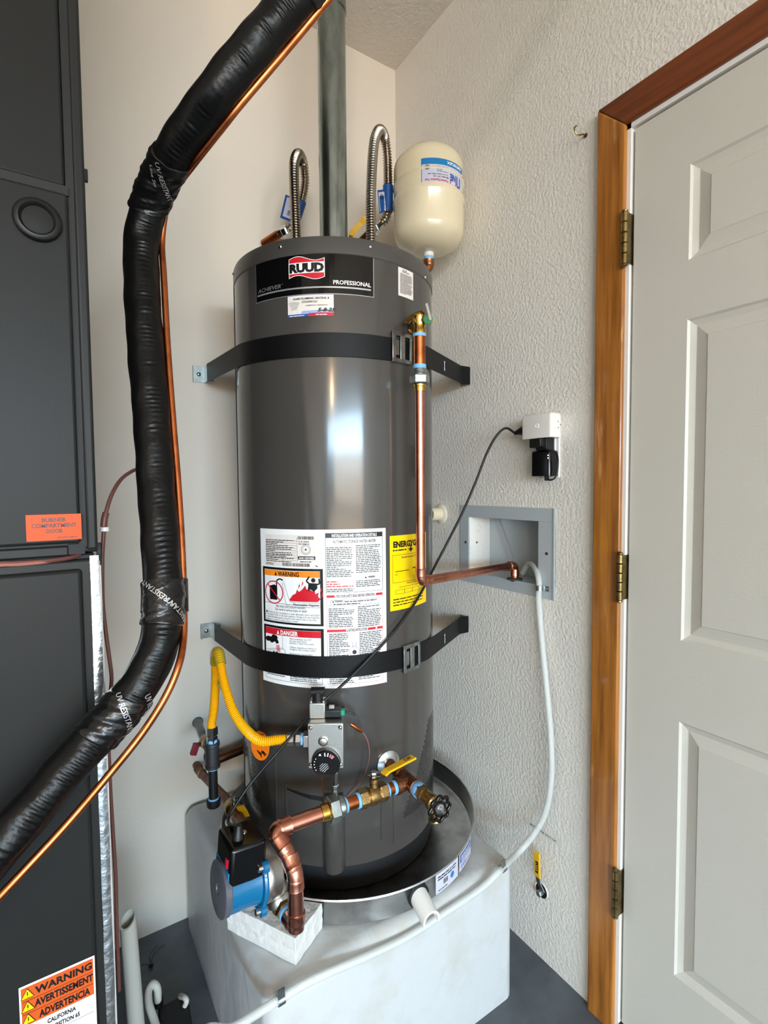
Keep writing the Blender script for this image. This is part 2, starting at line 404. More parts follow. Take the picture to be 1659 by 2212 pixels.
# ------------------------------------------------------------------ door, casing, jamb
cw = 0.068; CY1 = -0.822; CX = -0.017
def casing(poly, name, m, label):
    b = MB(); b.prism([(CX, y, z) for y, z in poly], (-CX, 0, 0))
    return struct(b.build(name, m, smooth=0, bevel=0.004, label=label, cat='trim'))
zt = 2.118; zi = zt-cw; yi = CY1-cw
t1 = casing([(CY1, 0.0), (CY1, zt), (yi, zi), (yi, 0.0)], 'trim_1', 'wood_side', 'honey-stained wooden door casing, the upright beside the textured wall')
t2 = casing([(CY1, zt), (-1.84, zt), (-1.772, zi), (yi, zi)], 'trim_2', 'wood_head', 'dark-stained wooden head casing above the door')
t3 = casing([(-1.84, zt), (-1.84, 0), (-1.772, 0), (-1.772, zi)], 'trim_3', 'wood_side', 'wooden door casing upright on the latch side')
jb = MB(); jb.box2((-0.008, DY1+0.006, 0.0), (0.105, DY1-0.0065, DZ)); jb.box2((-0.010, DY0, 0), (0.105, DY0+0.012, DZ)); jb.box2((-0.008, DY0, DZ-0.012), (0.105, DY1+0.006, DZ+0.006))
struct(jb.build('trim_4', 'jamb_paint', smooth=0, label='white painted door jamb inside the wooden casing', cat='trim'))
th = MB(); th.prism([(-0.045, DY1-0.013, 0.0), (-0.045, DY0+0.013, 0.0), (-0.045, DY0+0.013, 0.012), (-0.045, DY1-0.013, 0.012)], (0.15, 0, 0.0))
th.box2((-0.01, DY1-0.013, 0.012), (0.10, DY0+0.013, 0.030))
struct(th.build('trim_5', 'zinc', smooth=0, label='metal door threshold on the grey floor', cat='threshold'))
door = thing('door_1', 'pale grey six-panel door with aged brass hinges', 'door', (0.0, -1.31, 0.0)); struct(door)
sy0, sy1, sz0, sz1 = DY0+0.016, DY1-0.0125, 0.034, DZ-0.016; FX = -0.002
pz = [(onX(1453, 2102, 0).z, onX(1467, 1558, 0).z), (onX(1473, 1384, 0).z, onX(1487, 690, 0).z), (onX(1490, 562, 0).z, onX(1494, 354, 0).z)]
py1 = (onX(1480, 1100, 0).y+onX(1460, 1830, 0).y)/2 
pwid = 0.262; cols = [(py1-pwid, py1), (sy0+(sy1-py1), sy0+(sy1-py1)+pwid)]
if cols[1][1] > cols[0][0]-0.06: cols[1] = (cols[1][0], cols[0][0]-0.09)
b = MB(); yy = sorted([sy0, sy1]+[c for k in cols for c in k]); zz = sorted([sz0, sz1]+[c for k in pz for c in k])
for i in range(len(yy)-1):
    for j in range(len(zz)-1):
        yc = (yy[i]+yy[i+1])/2; zc = (zz[j]+zz[j+1])/2
        if any(a < yc < c for a, c in cols) and any(a < zc < c for a, c in pz): continue
        b.add([(FX, yy[i], zz[j]), (FX, yy[i+1], zz[j]), (FX, yy[i+1], zz[j+1]), (FX, yy[i], zz[j+1])], [(0, 1, 2, 3)])
b.box2((FX+0.016, sy0, sz0), (FX+0.036, sy1, sz1))
for (a0, a1, b0, b1) in ((sy0, sy0, sz0, sz1), (sy1, sy1, sz0, sz1)):
    b.add([(FX, a0, b0), (FX+0.02, a0, b0), (FX+0.02, a0, b1), (FX, a0, b1)], [(0, 1, 2, 3)])
b.add([(FX, sy0, sz1), (FX, sy1, sz1), (FX+0.02, sy1, sz1), (FX+0.02, sy0, sz1)], [(0, 1, 2, 3)])
b.build('slab', 'door_paint', door, smooth=0)
for (a, c) in cols:
    for (d, e) in pz:
        rings = [(0, 0), (0.004, 0.0045), (0.0145, 0.0085), (0.0155, 0.0085), (0.036, 0.0035), (0.0385, 0.0018)]; q = MB(); R_ = []
        for ins, dx in rings: R_.append([(FX+dx, a+ins, d+ins), (FX+dx, c-ins, d+ins), (FX+dx, c-ins, e-ins), (FX+dx, a+ins, e-ins)])
        vs = [p for r in R_ for p in r]; fs = []
        for k in range(len(rings)-1):
            for m_ in range(4): fs.append((k*4+m_, k*4+(m_+1) % 4, (k+1)*4+(m_+1) % 4, (k+1)*4+m_))
        k = len(rings)-1; fs.append((k*4, k*4+1, k*4+2, k*4+3)); q.add(vs, fs)
        q.build('panel', 'door_paint', door, smooth=0)
for (u, v0, v1) in ((1358, 455, 568), (1345, 1198, 1298), (1335, 1884, 1983)):
    P0 = onX(u, v0, -0.02); P1 = onX(u, v1, -0.02); hy = DY1-0.003; h = MB(); L = P0.z-P1.z; r = 0.0072
    for k in range(5):
        z0 = P1.z+L*k/5; h.lathe((CX-0.004, hy, z0+0.0006), (0, 0, 1), [(0, r*0.85), (0.001, r), (L/5-0.002, r), (L/5-0.0012, r*0.85)], 16)
    h.lathe((CX-0.004, hy, P0.z), (0, 0, 1), [(0, r*0.9), (0.003, r*0.95), (0.006, r*0.4)], 14); h.lathe((CX-0.004, hy, P1.z), (0, 0, -1), [(0, r*0.9), (0.003, r*0.95), (0.006, r*0.4)], 14)
    h.box2((CX-0.003, hy-0.0062, P1.z+0.002), (0.02, hy-0.0040, P0.z-0.002))
    h.build('hinge', 'brass_aged', door, label='aged brass hinge')
# ------------------------------------------------------------------ garage door opener with its lamp, far behind the camera
LX, LY, LZ = -2.8, -4.15, 2.34
lp = thing('door_opener', 'ceiling-hung garage door opener with warm lamp lens behind the viewpoint', 'opener', (LX, LY, LZ))
MB().box((LX, LY, LZ+0.10), (0.30, 0.42, 0.12)).build('housing', 'furnace_grey', lp, bevel=0.01)
MB().box((LX, LY, LZ+0.015), (0.24, 0.30, 0.05)).build('lamp_lens', 'lamp_glow', lp, bevel=0.015)
for sx in (-0.1, 0.1):
    for sy in (-0.16, 0.16): MB().box2((LX+sx-0.012, LY+sy-0.002, LZ+0.15), (LX+sx+0.012, LY+sy+0.002, CEIL)).build('hanger', 'zinc', lp)
l = bpy.data.lights.new('opener_light', 'POINT'); l.energy = 80; l.color = (1.0, 0.70, 0.42); l.shadow_soft_size = 0.14
o = bpy.data.objects.new('opener_light', l); COL.objects.link(o); o.location = (LX, LY, LZ-0.18)
# ------------------------------------------------------------------ water heater
HB, HT = 0.354, 1.819; SEAM = 1.784
wh = thing('water_heater', 'tall grey cylindrical gas water heater on white stand in the corner', 'water heater', (HC.x, HC.y, HB))
c0 = (HC.x, HC.y, 0)
MB().lathe(c0, (0, 0, 1), [(0.415, 0.2545), (0.42, HR), (SEAM-0.001, HR)], 128, cap=False).build('jacket', 'heater_grey', wh, smooth=30)
MB().lathe(c0, (0, 0, 1), [(SEAM-0.004, HR+0.0004), (SEAM-0.002, HR+0.002), (HT-0.006, HR+0.002), (HT-0.001, HR), (HT, HR-0.006), (HT+0.004, 0.12), (HT+0.004, 0.0)], 128).build('top_cap', 'heater_cap', wh, smooth=30)
MB().lathe(c0, (0, 0, 1), [(HB, 0.235), (HB+0.002, 0.248), (HB+0.03, 0.252), (0.418, 0.2535), (0.425, 0.252)], 96).build('base_ring', 'black_matte', wh, smooth=30)
for (u, v) in ((605, 533), (800, 533), (504, 592), (919, 599)):
    P = onCyl(u, v, HR+0.002); n = Vector((P.x-HC.x, P.y-HC.y, 0)).normalized()
    MB().lathe(P-n*0.001, n, [(0, 0.0045), (0.0015, 0.0042), (0.003, 0.0025), (0.0034, 0)], 14).build('screw', 'chrome', wh)
# vertical jacket seam on the side facing the furnace wall, with clip edge
a = ang(onCyl(514, 1050)); sm = MB()
sm.prism([hp(a-0.012, 0.43, HR-0.001), hp(a-0.012, 0.43, HR+0.002), hp(a+0.004, 0.43, HR+0.002), hp(a+0.012, 0.43, HR-0.001)], (0, 0, SEAM-0.43))
sm.build('seam', 'heater_grey', wh, smooth=0)
# raised front access area: shallow ribs and tube over the burner
for uu, (z0, z1) in ((598, (0.44, 0.66)), (620, (0.44, 0.60)), (824, (0.46, 0.60)), (850, (0.44, 0.62))):
    a = ang(onCyl(uu, 1780)); r = MB()
    r.prism([hp(a-0.008, z0, HR-0.002), hp(a-0.004, z0, HR+0.0022), hp(a+0.004, z0, HR+0.0022), hp(a+0.008, z0, HR-0.002)], (0, 0, z1-z0))
    r.build('jacket_rib', 'heater_grey', wh, smooth=60)
# lower dark reveal of the burner cover (arched slot)
sl = MB(); 
pts = [(616, 1702), (640, 1712), (670, 1722), (700, 1727), (735, 1727), (770, 1719), (790, 1712)]
for (p, q) in zip(pts[:-1], pts[1:]):
    A = onCyl(p[0], p[1], HR+0.001); B = onCyl(q[0], q[1], HR+0.001); w0 = 0.0015+0.004*math.sin(PI*(p[0]-616)/180.0); w1 = 0.0015+0.004*math.sin(PI*(q[0]-616)/180.0)
    sl.add([A+Vector((0, 0, w0)), A-Vector((0, 0, w0)), B-Vector((0, 0, w1)), B+Vector((0, 0, w1))], [(0, 1, 2, 3)])
sl.build('burner_slot', 'black_gap', wh, smooth=0)
at = ang(onCyl(723, 1850)); zt0, zt1 = onCyl(723, 1893, HR+0.024).z, onCyl(723, 1718, HR+0.01).z
tb = MB(); ct = hp(at, 0, HR+0.002); tb.lathe((ct.x, ct.y, zt0), (0, 0, 1), [(0, 0.018), (0.002, 0.0225), (0.006, 0.0245), (zt1-zt0-0.012, 0.0245), (zt1-zt0, 0.021)], 32)
tb.build('gas_tube_cover', 'heater_grey', wh)
# perforated air screens
def screen(u0, u1, z0, z1, taper):
    a0, a1 = ang(onCyl(u0, 1700)), ang(onCyl(u1, 1700)); m = MB(); st = 0.0062; nz = int((z1-z0)/(st*0.87))
    for j in range(nz):
        z = z0+j*st*0.87; nu = int((a1-a0)*HR/st)
        for i in range(nu):
            f = i/nu; t = j/nz
            if taper > 0 and f > 1-(0.62*abs(t-0.02)): continue
            if taper < 0 and f < 0.62*abs(t-0.02): continue
            a = a0+(a1-a0)*f+(0.5*st/HR if j % 2 else 0); m.add([hp(a+0.0019/HR*math.cos(k*PI/3), z+0.0019*math.sin(k*PI/3), HR+0.0006) for k in range(6)], [tuple(range(6))])
    o = m.build('air_screen', 'black_gap', wh, smooth=0, label='fine perforated air intake'); o['kind'] = 'stuff'
screen(545, 592, 0.50, 0.70, 1)
screen(868, 938.5, 0.49, 0.69, -1)
# ---- brand label
def cylsheet(u0, v_ref, u1, vt, vb, uc, lift=0.0006):
    a0, a1 = ang(onCyl(u0, v_ref)), ang(onCyl(u1, v_ref)); z1 = onCyl(uc, vt).z; z0 = onCyl(uc, vb).z
    R = HR+lift; return Sheet(lambda u, v, h: Vector((HC.x+(R+h)*math.cos(a0+u/HR), HC.y+(R+h)*math.sin(a0+u/HR), z0+v))), (a1-a0)*HR, z1-z0
S, w, h = cylsheet(554, 600, 806, 548, 634, 690)
S.grid('print_silver', -0.0015, -0.0015, w+0.0015, h+0.0015, 0, 0.012); S.grid('black_gloss', 0, 0, w, h, 0.0004, 0.012)
S.grid('print_silver', 0.004, 0.0115, w-0.006, 0.0150, 0.0008)
S.text('print_grey', 'ACHIEVER', 0.006, 0.0185, 0.0085, 0.066, 0.0008, 0.0, shear=0.25); S.text('print_grey', 'TM', 0.074, 0.0255, 0.002, None, 0.0008)
S.text('print_white', 'PROFESSIONAL', w-0.006, 0.0195, 0.0085, 0.083, 0.0008, 0.02, align='R')
cu = w*0.475; lw = 0.040; wv = lambda x: 0.0055*math.sin((x-cu)/lw*PI*0.5*-1)-0.0
def wave(y0, y1, m, hh, x0=-lw, x1=lw):
    n = 14; top = [(cu+x0+(x1-x0)*i/n, h*0.66+y1+0.0048*math.sin(-PI*(x0+(x1-x0)*i/n)/lw)) for i in range(n+1)]; bot = [(cu+x0+(x1-x0)*i/n, h*0.66+y0+0.0048*math.sin(-PI*(x0+(x1-x0)*i/n)/lw)) for i in range(n+1)]
    for i in range(n): S.poly(m, [bot[i], bot[i+1], top[i+1], top[i]], hh)
wave(-0.0205, 0.0205, 'print_white', 0.0008); wave(-0.0192, 0.0192, 'print_red', 0.0011, -lw+0.0013, lw-0.0013)
S.grid('print_white', cu-lw, h*0.66-0.0115, cu+lw, h*0.66+0.0115, 0.0014)
S.text('print_black', 'RUUD', cu, h*0.66-0.0085, 0.0170, 0.0765, 0.0017, 0.065, align='C')
def sheet_part(S, name, base_names, parent=wh, label=None):
    base = None
    for m in list(S.layers):
        o = S.layers[m].build(base_names.get(m, 'print'), m, parent if base is None else base, smooth=0, label=label if base is None else None)
        if base is None: o.name = name; base = o
        else: o.name = 'lettering'; o['kind'] = 'stuff'
    return base
sheet_part(S, 'brand_label', {}, label='black glossy name plate with red wave emblem')
# ---- installer sticker
S, w, h = cylsheet(622, 660, 721, 637, 683, 672, 0.0005)
S.grid('label_ivory', 0, 0, w, h, 0, 0.012); S.grid('print_navy', 0, h, w, h+0.004, 0.0)
S.grid('print_navy', 0, 0, w*0.5, h*0.125, 0.0004); S.grid('print_red', w*0.47, 0, w, h*0.16, 0.0005); S.poly('print_paleblue', [(w*0.30, h*0.135), (w, h*0.17), (w, h*0.31), (w*0.33, h*0.26)], 0.0004)
S.text('print_black', "DOM'S PLUMBING, HEATING, &", w*0.52, h*0.80, h*0.085, w*0.78, 0.0006, 0.03, align='C'); S.text('print_black', 'COOLING LLC', w*0.49, h*0.645, h*0.085, w*0.34, 0.0006, 0.03, align='C')
S.text('print_black', 'COMMERCIAL & RESIDENTIAL', w*0.64, h*0.49, h*0.04, w*0.48, 0.0006, 0.02, align='C'); S.text('print_black', '5-8-25', w*0.66, h*0.205, h*0.16, w*0.38, 0.0012, 0.04, shear=0.3)
for k in range(7): S.line('print_grey', [(w*(0.03+0.01*k), h*(0.68-0.06*k)), (w*(0.13+0.01*(k % 3)), h*(0.70-0.055*k)), (w*(0.27-0.01*k), h*(0.66-0.05*k))], 0.0007, 0.0006)
S.fine('print_white', w*0.04, h*0.10, w*0.40, h*0.02, h*0.075, 0.0008, seed=5); S.fine('print_white', w*0.62, h*0.12, w*0.88, h*0.04, h*0.08, 0.0009, seed=6)
sheet_part(S, 'installer_sticker', {}, label='small white installer sticker with handwritten date')
# ---- small white notice by the relief valve
S, w, h = cylsheet(860, 605, 892, 582, 643, 876, 0.0005)
S.grid('label_ivory', 0, 0, w, h, 0, 0.008); S.fine('print_black', w*0.25, h*0.97, w*0.85, h*0.84, h*0.055, 0.0005, seed=4, ragged=0.3); S.fine('print_black', w*0.10, h*0.82, w*0.92, h*0.08, h*0.036, 0.0005, seed=9)
sheet_part(S, 'notice_label', {}, label='small white notice with fine print')
# ---- large instruction label
S, w, h = cylsheet(566, 1300, 834, 1144, 1487, 712, 0.0005)
X = lambda f: f*w
Y = lambda f: h*(1-f)
S.grid('white_label', 0, 0, w, h, 0, 0.012)
# rating plate
S.grid('label_ivory', X(.05), Y(.235), X(.485), Y(.035), 0.0003)
for k in range(9): S.grid('print_black', X(.06), Y(.07+.0155*k), X(.335), Y(.07+.0155*k)-0.0005, 0.0006)
for k, t in enumerate(('GAS TYPE', 'MODEL', 'SERIAL')): pass
S.fine('print_fine', X(.062), Y(.062), X(.33), Y(.215), 0.0040, 0.0006, seed=21, fill=0.5, ragged=0.3)
S.line('print_black', [(X(.34), Y(.05)), (X(.34), Y(.205))], 0.0006, 0.0006); S.line('print_black', [(X(.22), Y(.135)), (X(.22), Y(.205))], 0.0006, 0.0006)
S.bars('print_black', X(.345), Y(.062), X(.47), Y(.042), 26, 0.0006); S.bars('print_black', X(.215), Y(.232), X(.435), Y(.212), 44, 0.0006, seed=8)
S.fine('print_grey', X(.35), Y(.066), X(.44), Y(.09), 0.005, 0.0006, seed=2); S.ring('print_black', X(.405), Y(.125), 0.0105, 0.0008, 0.0006); S.ring('print_grey', X(.405), Y(.125), 0.0080, 0.0006, 0.0006); S.disc('print_black', X(.405), Y(.125), 0.002, 0.0006)
S.grid('print_black', X(.345), Y(.188), X(.475), Y(.167), 0.0006); S.text('print_white', 'AHRI CERTIFIED', X(.352), Y(.184), 0.0042, X(.115), 0.0009, 0.03)
S.fine('print_black', X(.36), Y(.193), X(.45), Y(.205), 0.004, 0.0006, seed=12); S.fine('print_black', X(.06), Y(.213), X(.14), Y(.233), 0.003, 0.0006, seed=13)
S.line('print_black', [(X(.475), Y(.224)), (X(.492), Y(.231))], 0.002, 0.0006)
# WARNING box
S.grid('print_black', X(.022), Y(.605), X(.528), Y(.245), 0.0003); S.grid('white_label', X(.042), Y(.592), X(.507), Y(.260), 0.0006)
S.grid('print_orange', X(.042), Y(.300), X(.507), Y(.262), 0.0009); S.text('print_black', 'WARNING', X(.175), Y(.297), 0.0102, X(.175), 0.0012, 0.03)
S.poly('print_black', [(X(.145), Y(.295)), (X(.165), Y(.295)), (X(.155), Y(.270))], 0.0012)
S.line('print_black', [(X(.042), Y(.475)), (X(.507), Y(.475))], 0.0008, 0.0009)
gu, gv = X(.127), Y(.400)
S.poly('print_black', [(gu-0.010, gv-0.019), (gu+0.012, gv-0.019), (gu+0.012, gv+0.012), (gu+0.004, gv+0.016), (gu-0.010, gv+0.012)], 0.0009); S.line('print_black', [(gu+0.010, gv+0.010), (gu+0.011, gv+0.026), (gu+0.020, gv+0.030), (gu+0.028, gv+0.027)], 0.0034, 0.0009)
S.ring('print_red', gu+0.002, gv-0.002, 0.0255, 0.0026, 0.0012); S.line('print_red', [(gu-0.016, gv+0.016), (gu+0.020, gv-0.020)], 0.0026, 0.0012)
S.line('print_black', [(gu+0.030, gv+0.024), (gu+0.040, gv-0.006), (gu+0.045, gv-0.020), (gu+0.056, gv-0.0215), (gu+0.116, gv-0.0215), (gu+0.124, gv-0.0265), (gu+0.116, gv-0.0315), (gu+0.050, gv-0.0315), (gu+0.036, gv-0.028), (gu+0.030, gv-0.004), (gu+0.026, gv+0.022)], 0.0007, 0.0009)
S.text('print_black', 'Flammable Vapors', gu+0.054, gv-0.0285, 0.0050, 0.060, 0.0009, 0.02)
fl = [(0, 0), (0.012, 0.012), (0.022, 0.016), (0.026, 0.026), (0.032, 0.020), (0.042, 0.026), (0.052, 0.036), (0.056, 0.026), (0.064, 0.028), (0.074, 0.022), (0.080, 0.026), (0.082, 0.016), (0.092, 0.020), (0.090, 0.010), (0.098, 0.004), (0.088, -0.003), (0.004, -0.003)]
S.poly('print_red', [(gu+0.044+x*0.76, gv-0.016+y*0.95) for x, y in fl], 0.0009)
for k, (x, y) in enumerate(((0.066, 0.012), (0.074, 0.018), (0.116, 0.004), (0.119, -0.006))): S.poly('print_red', [(gu+x, gv+y-0.004), (gu+x+0.005, gv+y+0.004), (gu+x+0.0035, gv+y+0.011)], 0.0009)
pu, pv = gu+0.099, gv+0.018
S.disc('print_black', pu+0.003, pv+0.012, 0.0050, 0.0013); S.poly('print_black', [(pu-0.008, pv+0.006), (pu+0.012, pv+0.005), (pu+0.012, pv-0.006), (pu+0.004, pv-0.014), (pu-0.004, pv-0.008), (pu-0.010, pv-0.013)], 0.0012)
S.line('print_black', [(pu-0.006, pv+0.004), (pu-0.013, pv+0.010), (pu-0.006, pv+0.020)], 0.0035, 0.0012); S.line('print_black', [(pu+0.010, pv+0.003), (pu+0.017, pv+0.004), (pu+0.016, pv+0.016)], 0.0035, 0.0012)
S.text('print_black', 'FIRE AND EXPLOSION HAZARD', X(.275), Y(.500), 0.0052, X(.245), 0.0009, 0.01, align='C'); S.text('print_black', 'Can result in serious injury or death', X(.275), Y(.519), 0.0054, X(.265), 0.0009, 0.01, align='C')
for k, t in enumerate(('Do not store or use gasoline or other flammable vapors and liquids', 'in the vicinity of this or any other appliance. Storage of or use of gasoline', 'or other flammable vapors or liquids in the vicinity of this or any other', 'appliance can result in serious injury or death.')):
    S.text('print_black', t, X(.075 if k == 0 else .050), Y(.541+.0155*k), 0.0046, X((.425, .45, .43, .29)[k]), 0.0009)
S.poly('print_black', [(X(.05), Y(.541)), (X(.07), Y(.541)), (X(.06), Y(.523))], 0.0009)
# DANGER box
S.grid('print_black', X(.022), Y(.915), X(.528), Y(.622), 0.0003); S.grid('white_label', X(.042), Y(.905), X(.507), Y(.637), 0.0006)
S.grid('print_red', X(.042), Y(.680), X(.507), Y(.638), 0.0009); S.text('print_white', 'DANGER', X(.19), Y(.674), 0.0100, X(.145), 0.0012, 0.03); S.poly('print_white', [(X(.155), Y(.673)), (X(.178), Y(.673)), (X(.1665), Y(.648))], 0.0012)
S.line('print_black', [(X(.205), Y(.68)), (X(.205), Y(.76)), (X(.045), Y(.785))], 0.0007, 0.0009); S.line('print_black', [(X(.205), Y(.76)), (X(.225), Y(.775)), (X(.225), Y(.90))], 0.0007, 0.0009); S.line('print_black', [(X(.215), Y(.765)), (X(.07), Y(.79)), (X(.065), Y(.80)), (X(.13), Y(.87))], 0.0007, 0.0009)
for (fx, fy, rr) in ((.062, .714, .006), (.078, .712, .006), (.105, .716, .0075), (.125, .700, .007), (.142, .700, .006)): S.disc('print_black', X(fx), Y(fy), rr, 0.0009, 14)
S.line('print_black', [(X(.105), Y(.716)), (X(.15), Y(.715)), (X(.16), Y(.735))], 0.0085, 0.0010)
S.line('print_pink', [(X(.16), Y(.745)), (X(.17), Y(.79))], 0.010, 0.0008)
S.poly('print_brown', [(X(.145), Y(.785)), (X(.20), Y(.815)), (X(.222), Y(.86)), (X(.20), Y(.868)), (X(.16), Y(.835)), (X(.14), Y(.81))], 0.0010)
for (fx, fy) in ((.118, .790), (.113, .803), (.116, .818), (.126, .83)): S.line('print_brown', [(X(.150), Y(.812)), (X(fx), Y(fy))], 0.0042, 0.0010)
for k, t in enumerate(('Water temperature over 125°F', 'can cause severe burns', 'instantly or death from scalds.', '', 'Children, disabled and elderly are', 'at highest risk of being scalded.', '', 'See instruction manual before', 'setting temperature at water', 'heater.', '', 'Feel water before bathing or', 'showering.')):
    if t: S.text('print_black', t, X(.265), Y(.699+.0135*k), 0.0042, X(len(t)*.0062), 0.0009)
S.rect('print_black', X(.035), Y(.975), X(.515), Y(.918), 0.0007, 0.0004); S.fine('print_fine', X(.05), Y(.925), X(.24), Y(.955), 0.0040, 0.0006, seed=31); S.fine('print_fine', X(.265), Y(.930), X(.50), Y(.97), 0.0040, 0.0006, seed=32)
# right column
S.rect('print_black', X(.548), Y(.395), X(.972), Y(.022), 0.0008, 0.0004); S.grid('print_black', X(.548), Y(.052), X(.972), Y(.022), 0.0005)
S.text('print_white', 'INSTALLATION AND OPERATION DETAILS', X(.76), Y(.047), 0.0066, X(.33), 0.0009, 0.02, align='C'); S.text('print_black', 'AUTOMATIC STORAGE WATER HEATER', X(.76), Y(.085), 0.0066, X(.315), 0.0007, 0.015, align='C')
S.fine('print_fine', X(.555), Y(.105), X(.75), Y(.30), 0.0040, 0.0007, seed=41); S.fine('print_red', X(.555), Y(.315), X(.75), Y(.36), 0.0053, 0.0007, seed=42); S.fine('print_fine', X(.555), Y(.365), X(.75), Y(.388), 0.0040, 0.0007, seed=43)
S.fine('print_fine', X(.765), Y(.095), X(.962), Y(.28), 0.0040, 0.0007, seed=44); S.poly('print_black', [(X(.83), Y(.312)), (X(.845), Y(.312)), (X(.8375), Y(.297))], 0.0007); S.text('print_black', 'WARNING', X(.855), Y(.310), 0.0045, X(.055), 0.0007, 0.03); S.fine('print_fine', X(.765), Y(.318), X(.955), Y(.36), 0.0040, 0.0007, seed=45)
def redhead(f, a, b, txt):
    S.grid('print_red', X(.552), Y(f+.014), X(a), Y(f), 0.0006); S.grid('print_red', X(b), Y(f+.014), X(.968), Y(f), 0.0006); S.text('print_black', txt, X((a+b)/2), Y(f+.013), 0.0052, X((b-a)*.93), 0.0006, 0.025, align='C')
redhead(.410, .61, .915, 'FOR YOUR SAFETY READ BEFORE OPERATING'); redhead(.627, .69, .85, 'LIGHTING INSTRUCTIONS')
S.rect('print_red', X(.552), Y(.622), X(.968), Y(.424), 0.0006, 0.0004); S.rect('print_red', X(.552), Y(.978), X(.968), Y(.641), 0.0006, 0.0004); S.rect('print_black', X(.58), Y(.478), X(.945), Y(.442), 0.0006, 0.0005)
S.text('print_black', 'WARNING:', X(.61), Y(.455), 0.0046, X(.06), 0.0006, 0.03); S.poly('print_black', [(X(.592), Y(.456)), (X(.606), Y(.456)), (X(.599), Y(.444))], 0.0006); S.fine('print_black', X(.68), Y(.443), X(.935), Y(.455), 0.0046, 0.0006, seed=50); S.fine('print_black', X(.60), Y(.458), X(.80), Y(.474), 0.0048, 0.0006, seed=51)
S.fine('print_fine', X(.565), Y(.488), X(.755), Y(.618), 0.0040, 0.0006, seed=52); S.fine('print_fine', X(.775), Y(.482), X(.96), Y(.615), 0.0040, 0.0006, seed=53)
S.fine('print_fine', X(.565), Y(.648), X(.715), Y(.80), 0.0040, 0.0006, seed=54); S.fine('print_fine', X(.785), Y(.648), X(.96), Y(.80), 0.0040, 0.0006, seed=55); S.ring('print_grey', X(.748), Y(.77), 0.011, 0.0008, 0.0006); S.disc('print_black', X(.748), Y(.775), 0.005, 0.0006, 12); S.line('print_grey', [(X(.738), Y(.745)), (X(.735), Y(.71))], 0.001, 0.0006); S.line('print_grey', [(X(.758), Y(.745)), (X(.762), Y(.71))], 0.001, 0.0006)
S.fine('print_fine', X(.565), Y(.925), X(.755), Y(.97), 0.0040, 0.0006, seed=56); S.fine('print_fine', X(.775), Y(.92), X(.96), Y(.955), 0.0040, 0.0006, seed=57)
sheet_part(S, 'instruction_label', {}, label='large white instruction label with warning boxes')
# ---- yellow energy label
S, w, h = cylsheet(842, 1230, 919.5, 1148, 1312, 905, 0.0006)
zt_ = h; h = onCyl(842, 1158).z-onCyl(842, 1321).z
S, w, _ = cylsheet(842, 1230, 919.5, 1158, 1321, 842, 0.0006)
S.grid('yellow_label', 0, 0, w, h, 0, 0.008)
S.text('print_black', 'ENERGYGUIDE', w*0.07, h*0.845, h*0.075, w*0.84, 0.0005, 0.05); gx = w*0.475
S.line('print_black', [(gx, h*0.86), (gx, h*0.80)], 0.0045, 0.0006); S.poly('print_black', [(gx-0.009, h*0.81), (gx+0.009, h*0.81), (gx, h*0.765)], 0.0006)
S.fine('print_black', w*.05, h*.97, w*.3, h*.955, 0.005, 0.0005, seed=1); S.fine('print_black', w*.06, h*.83, w*.40, h*.785, 0.0065, 0.0005, seed=2)
S.rect('print_black', w*.05, h*.37, w*.95, h*.74, 0.0007, 0.0005); S.text('print_black', 'Estimated Yearly', w*.25, h*.69, h*.026, w*.5, 0.0005, 0.01)
S.grid('print_black', w*.11, h*.515, w*.42, h*.524, 0.0005); S.grid('print_black', w*.52, h*.53, w*.72, h*.545, 0.0005); S.text('print_black', '$211', w*.11, h*.47, h*.018, None, 0.0005); S.fine('print_black', w*.42, h*.485, w*.85, h*.46, 0.0065, 0.0005, seed=3)
S.text('print_black', 'First Hour Rating', w*.38, h*.335, h*.022, w*.5, 0.0005, 0.01); S.text('print_black', '(how much hot water you get in the first hour)', w*.2, h*.297, h*.018, w*.75, 0.0005)
for k in range(4): S.rect('print_black', w*(.11+.2*k), h*.215, w*(.31+.2*k), h*.27, 0.0006, 0.0005)
S.fine('print_black', w*.16, h*.255, w*.27, h*.235, 0.005, 0.0005, seed=4); S.fine('print_black', w*.06, h*.175, w*.92, h*.05, 0.0068, 0.0005, seed=5, fill=0.4)
sheet_part(S, 'energy_label', {}, label='yellow energy guide label')
# ------------------------------------------------------------------ gas control valve (part of the heater)
VA = ang(onCyl(712, 1610)); VN = Vector((math.cos(VA), math.sin(VA), 0)); VT = Vector((-VN.y, VN.x, 0)); ZV = onCyl(706, 1605, HR+0.07).z
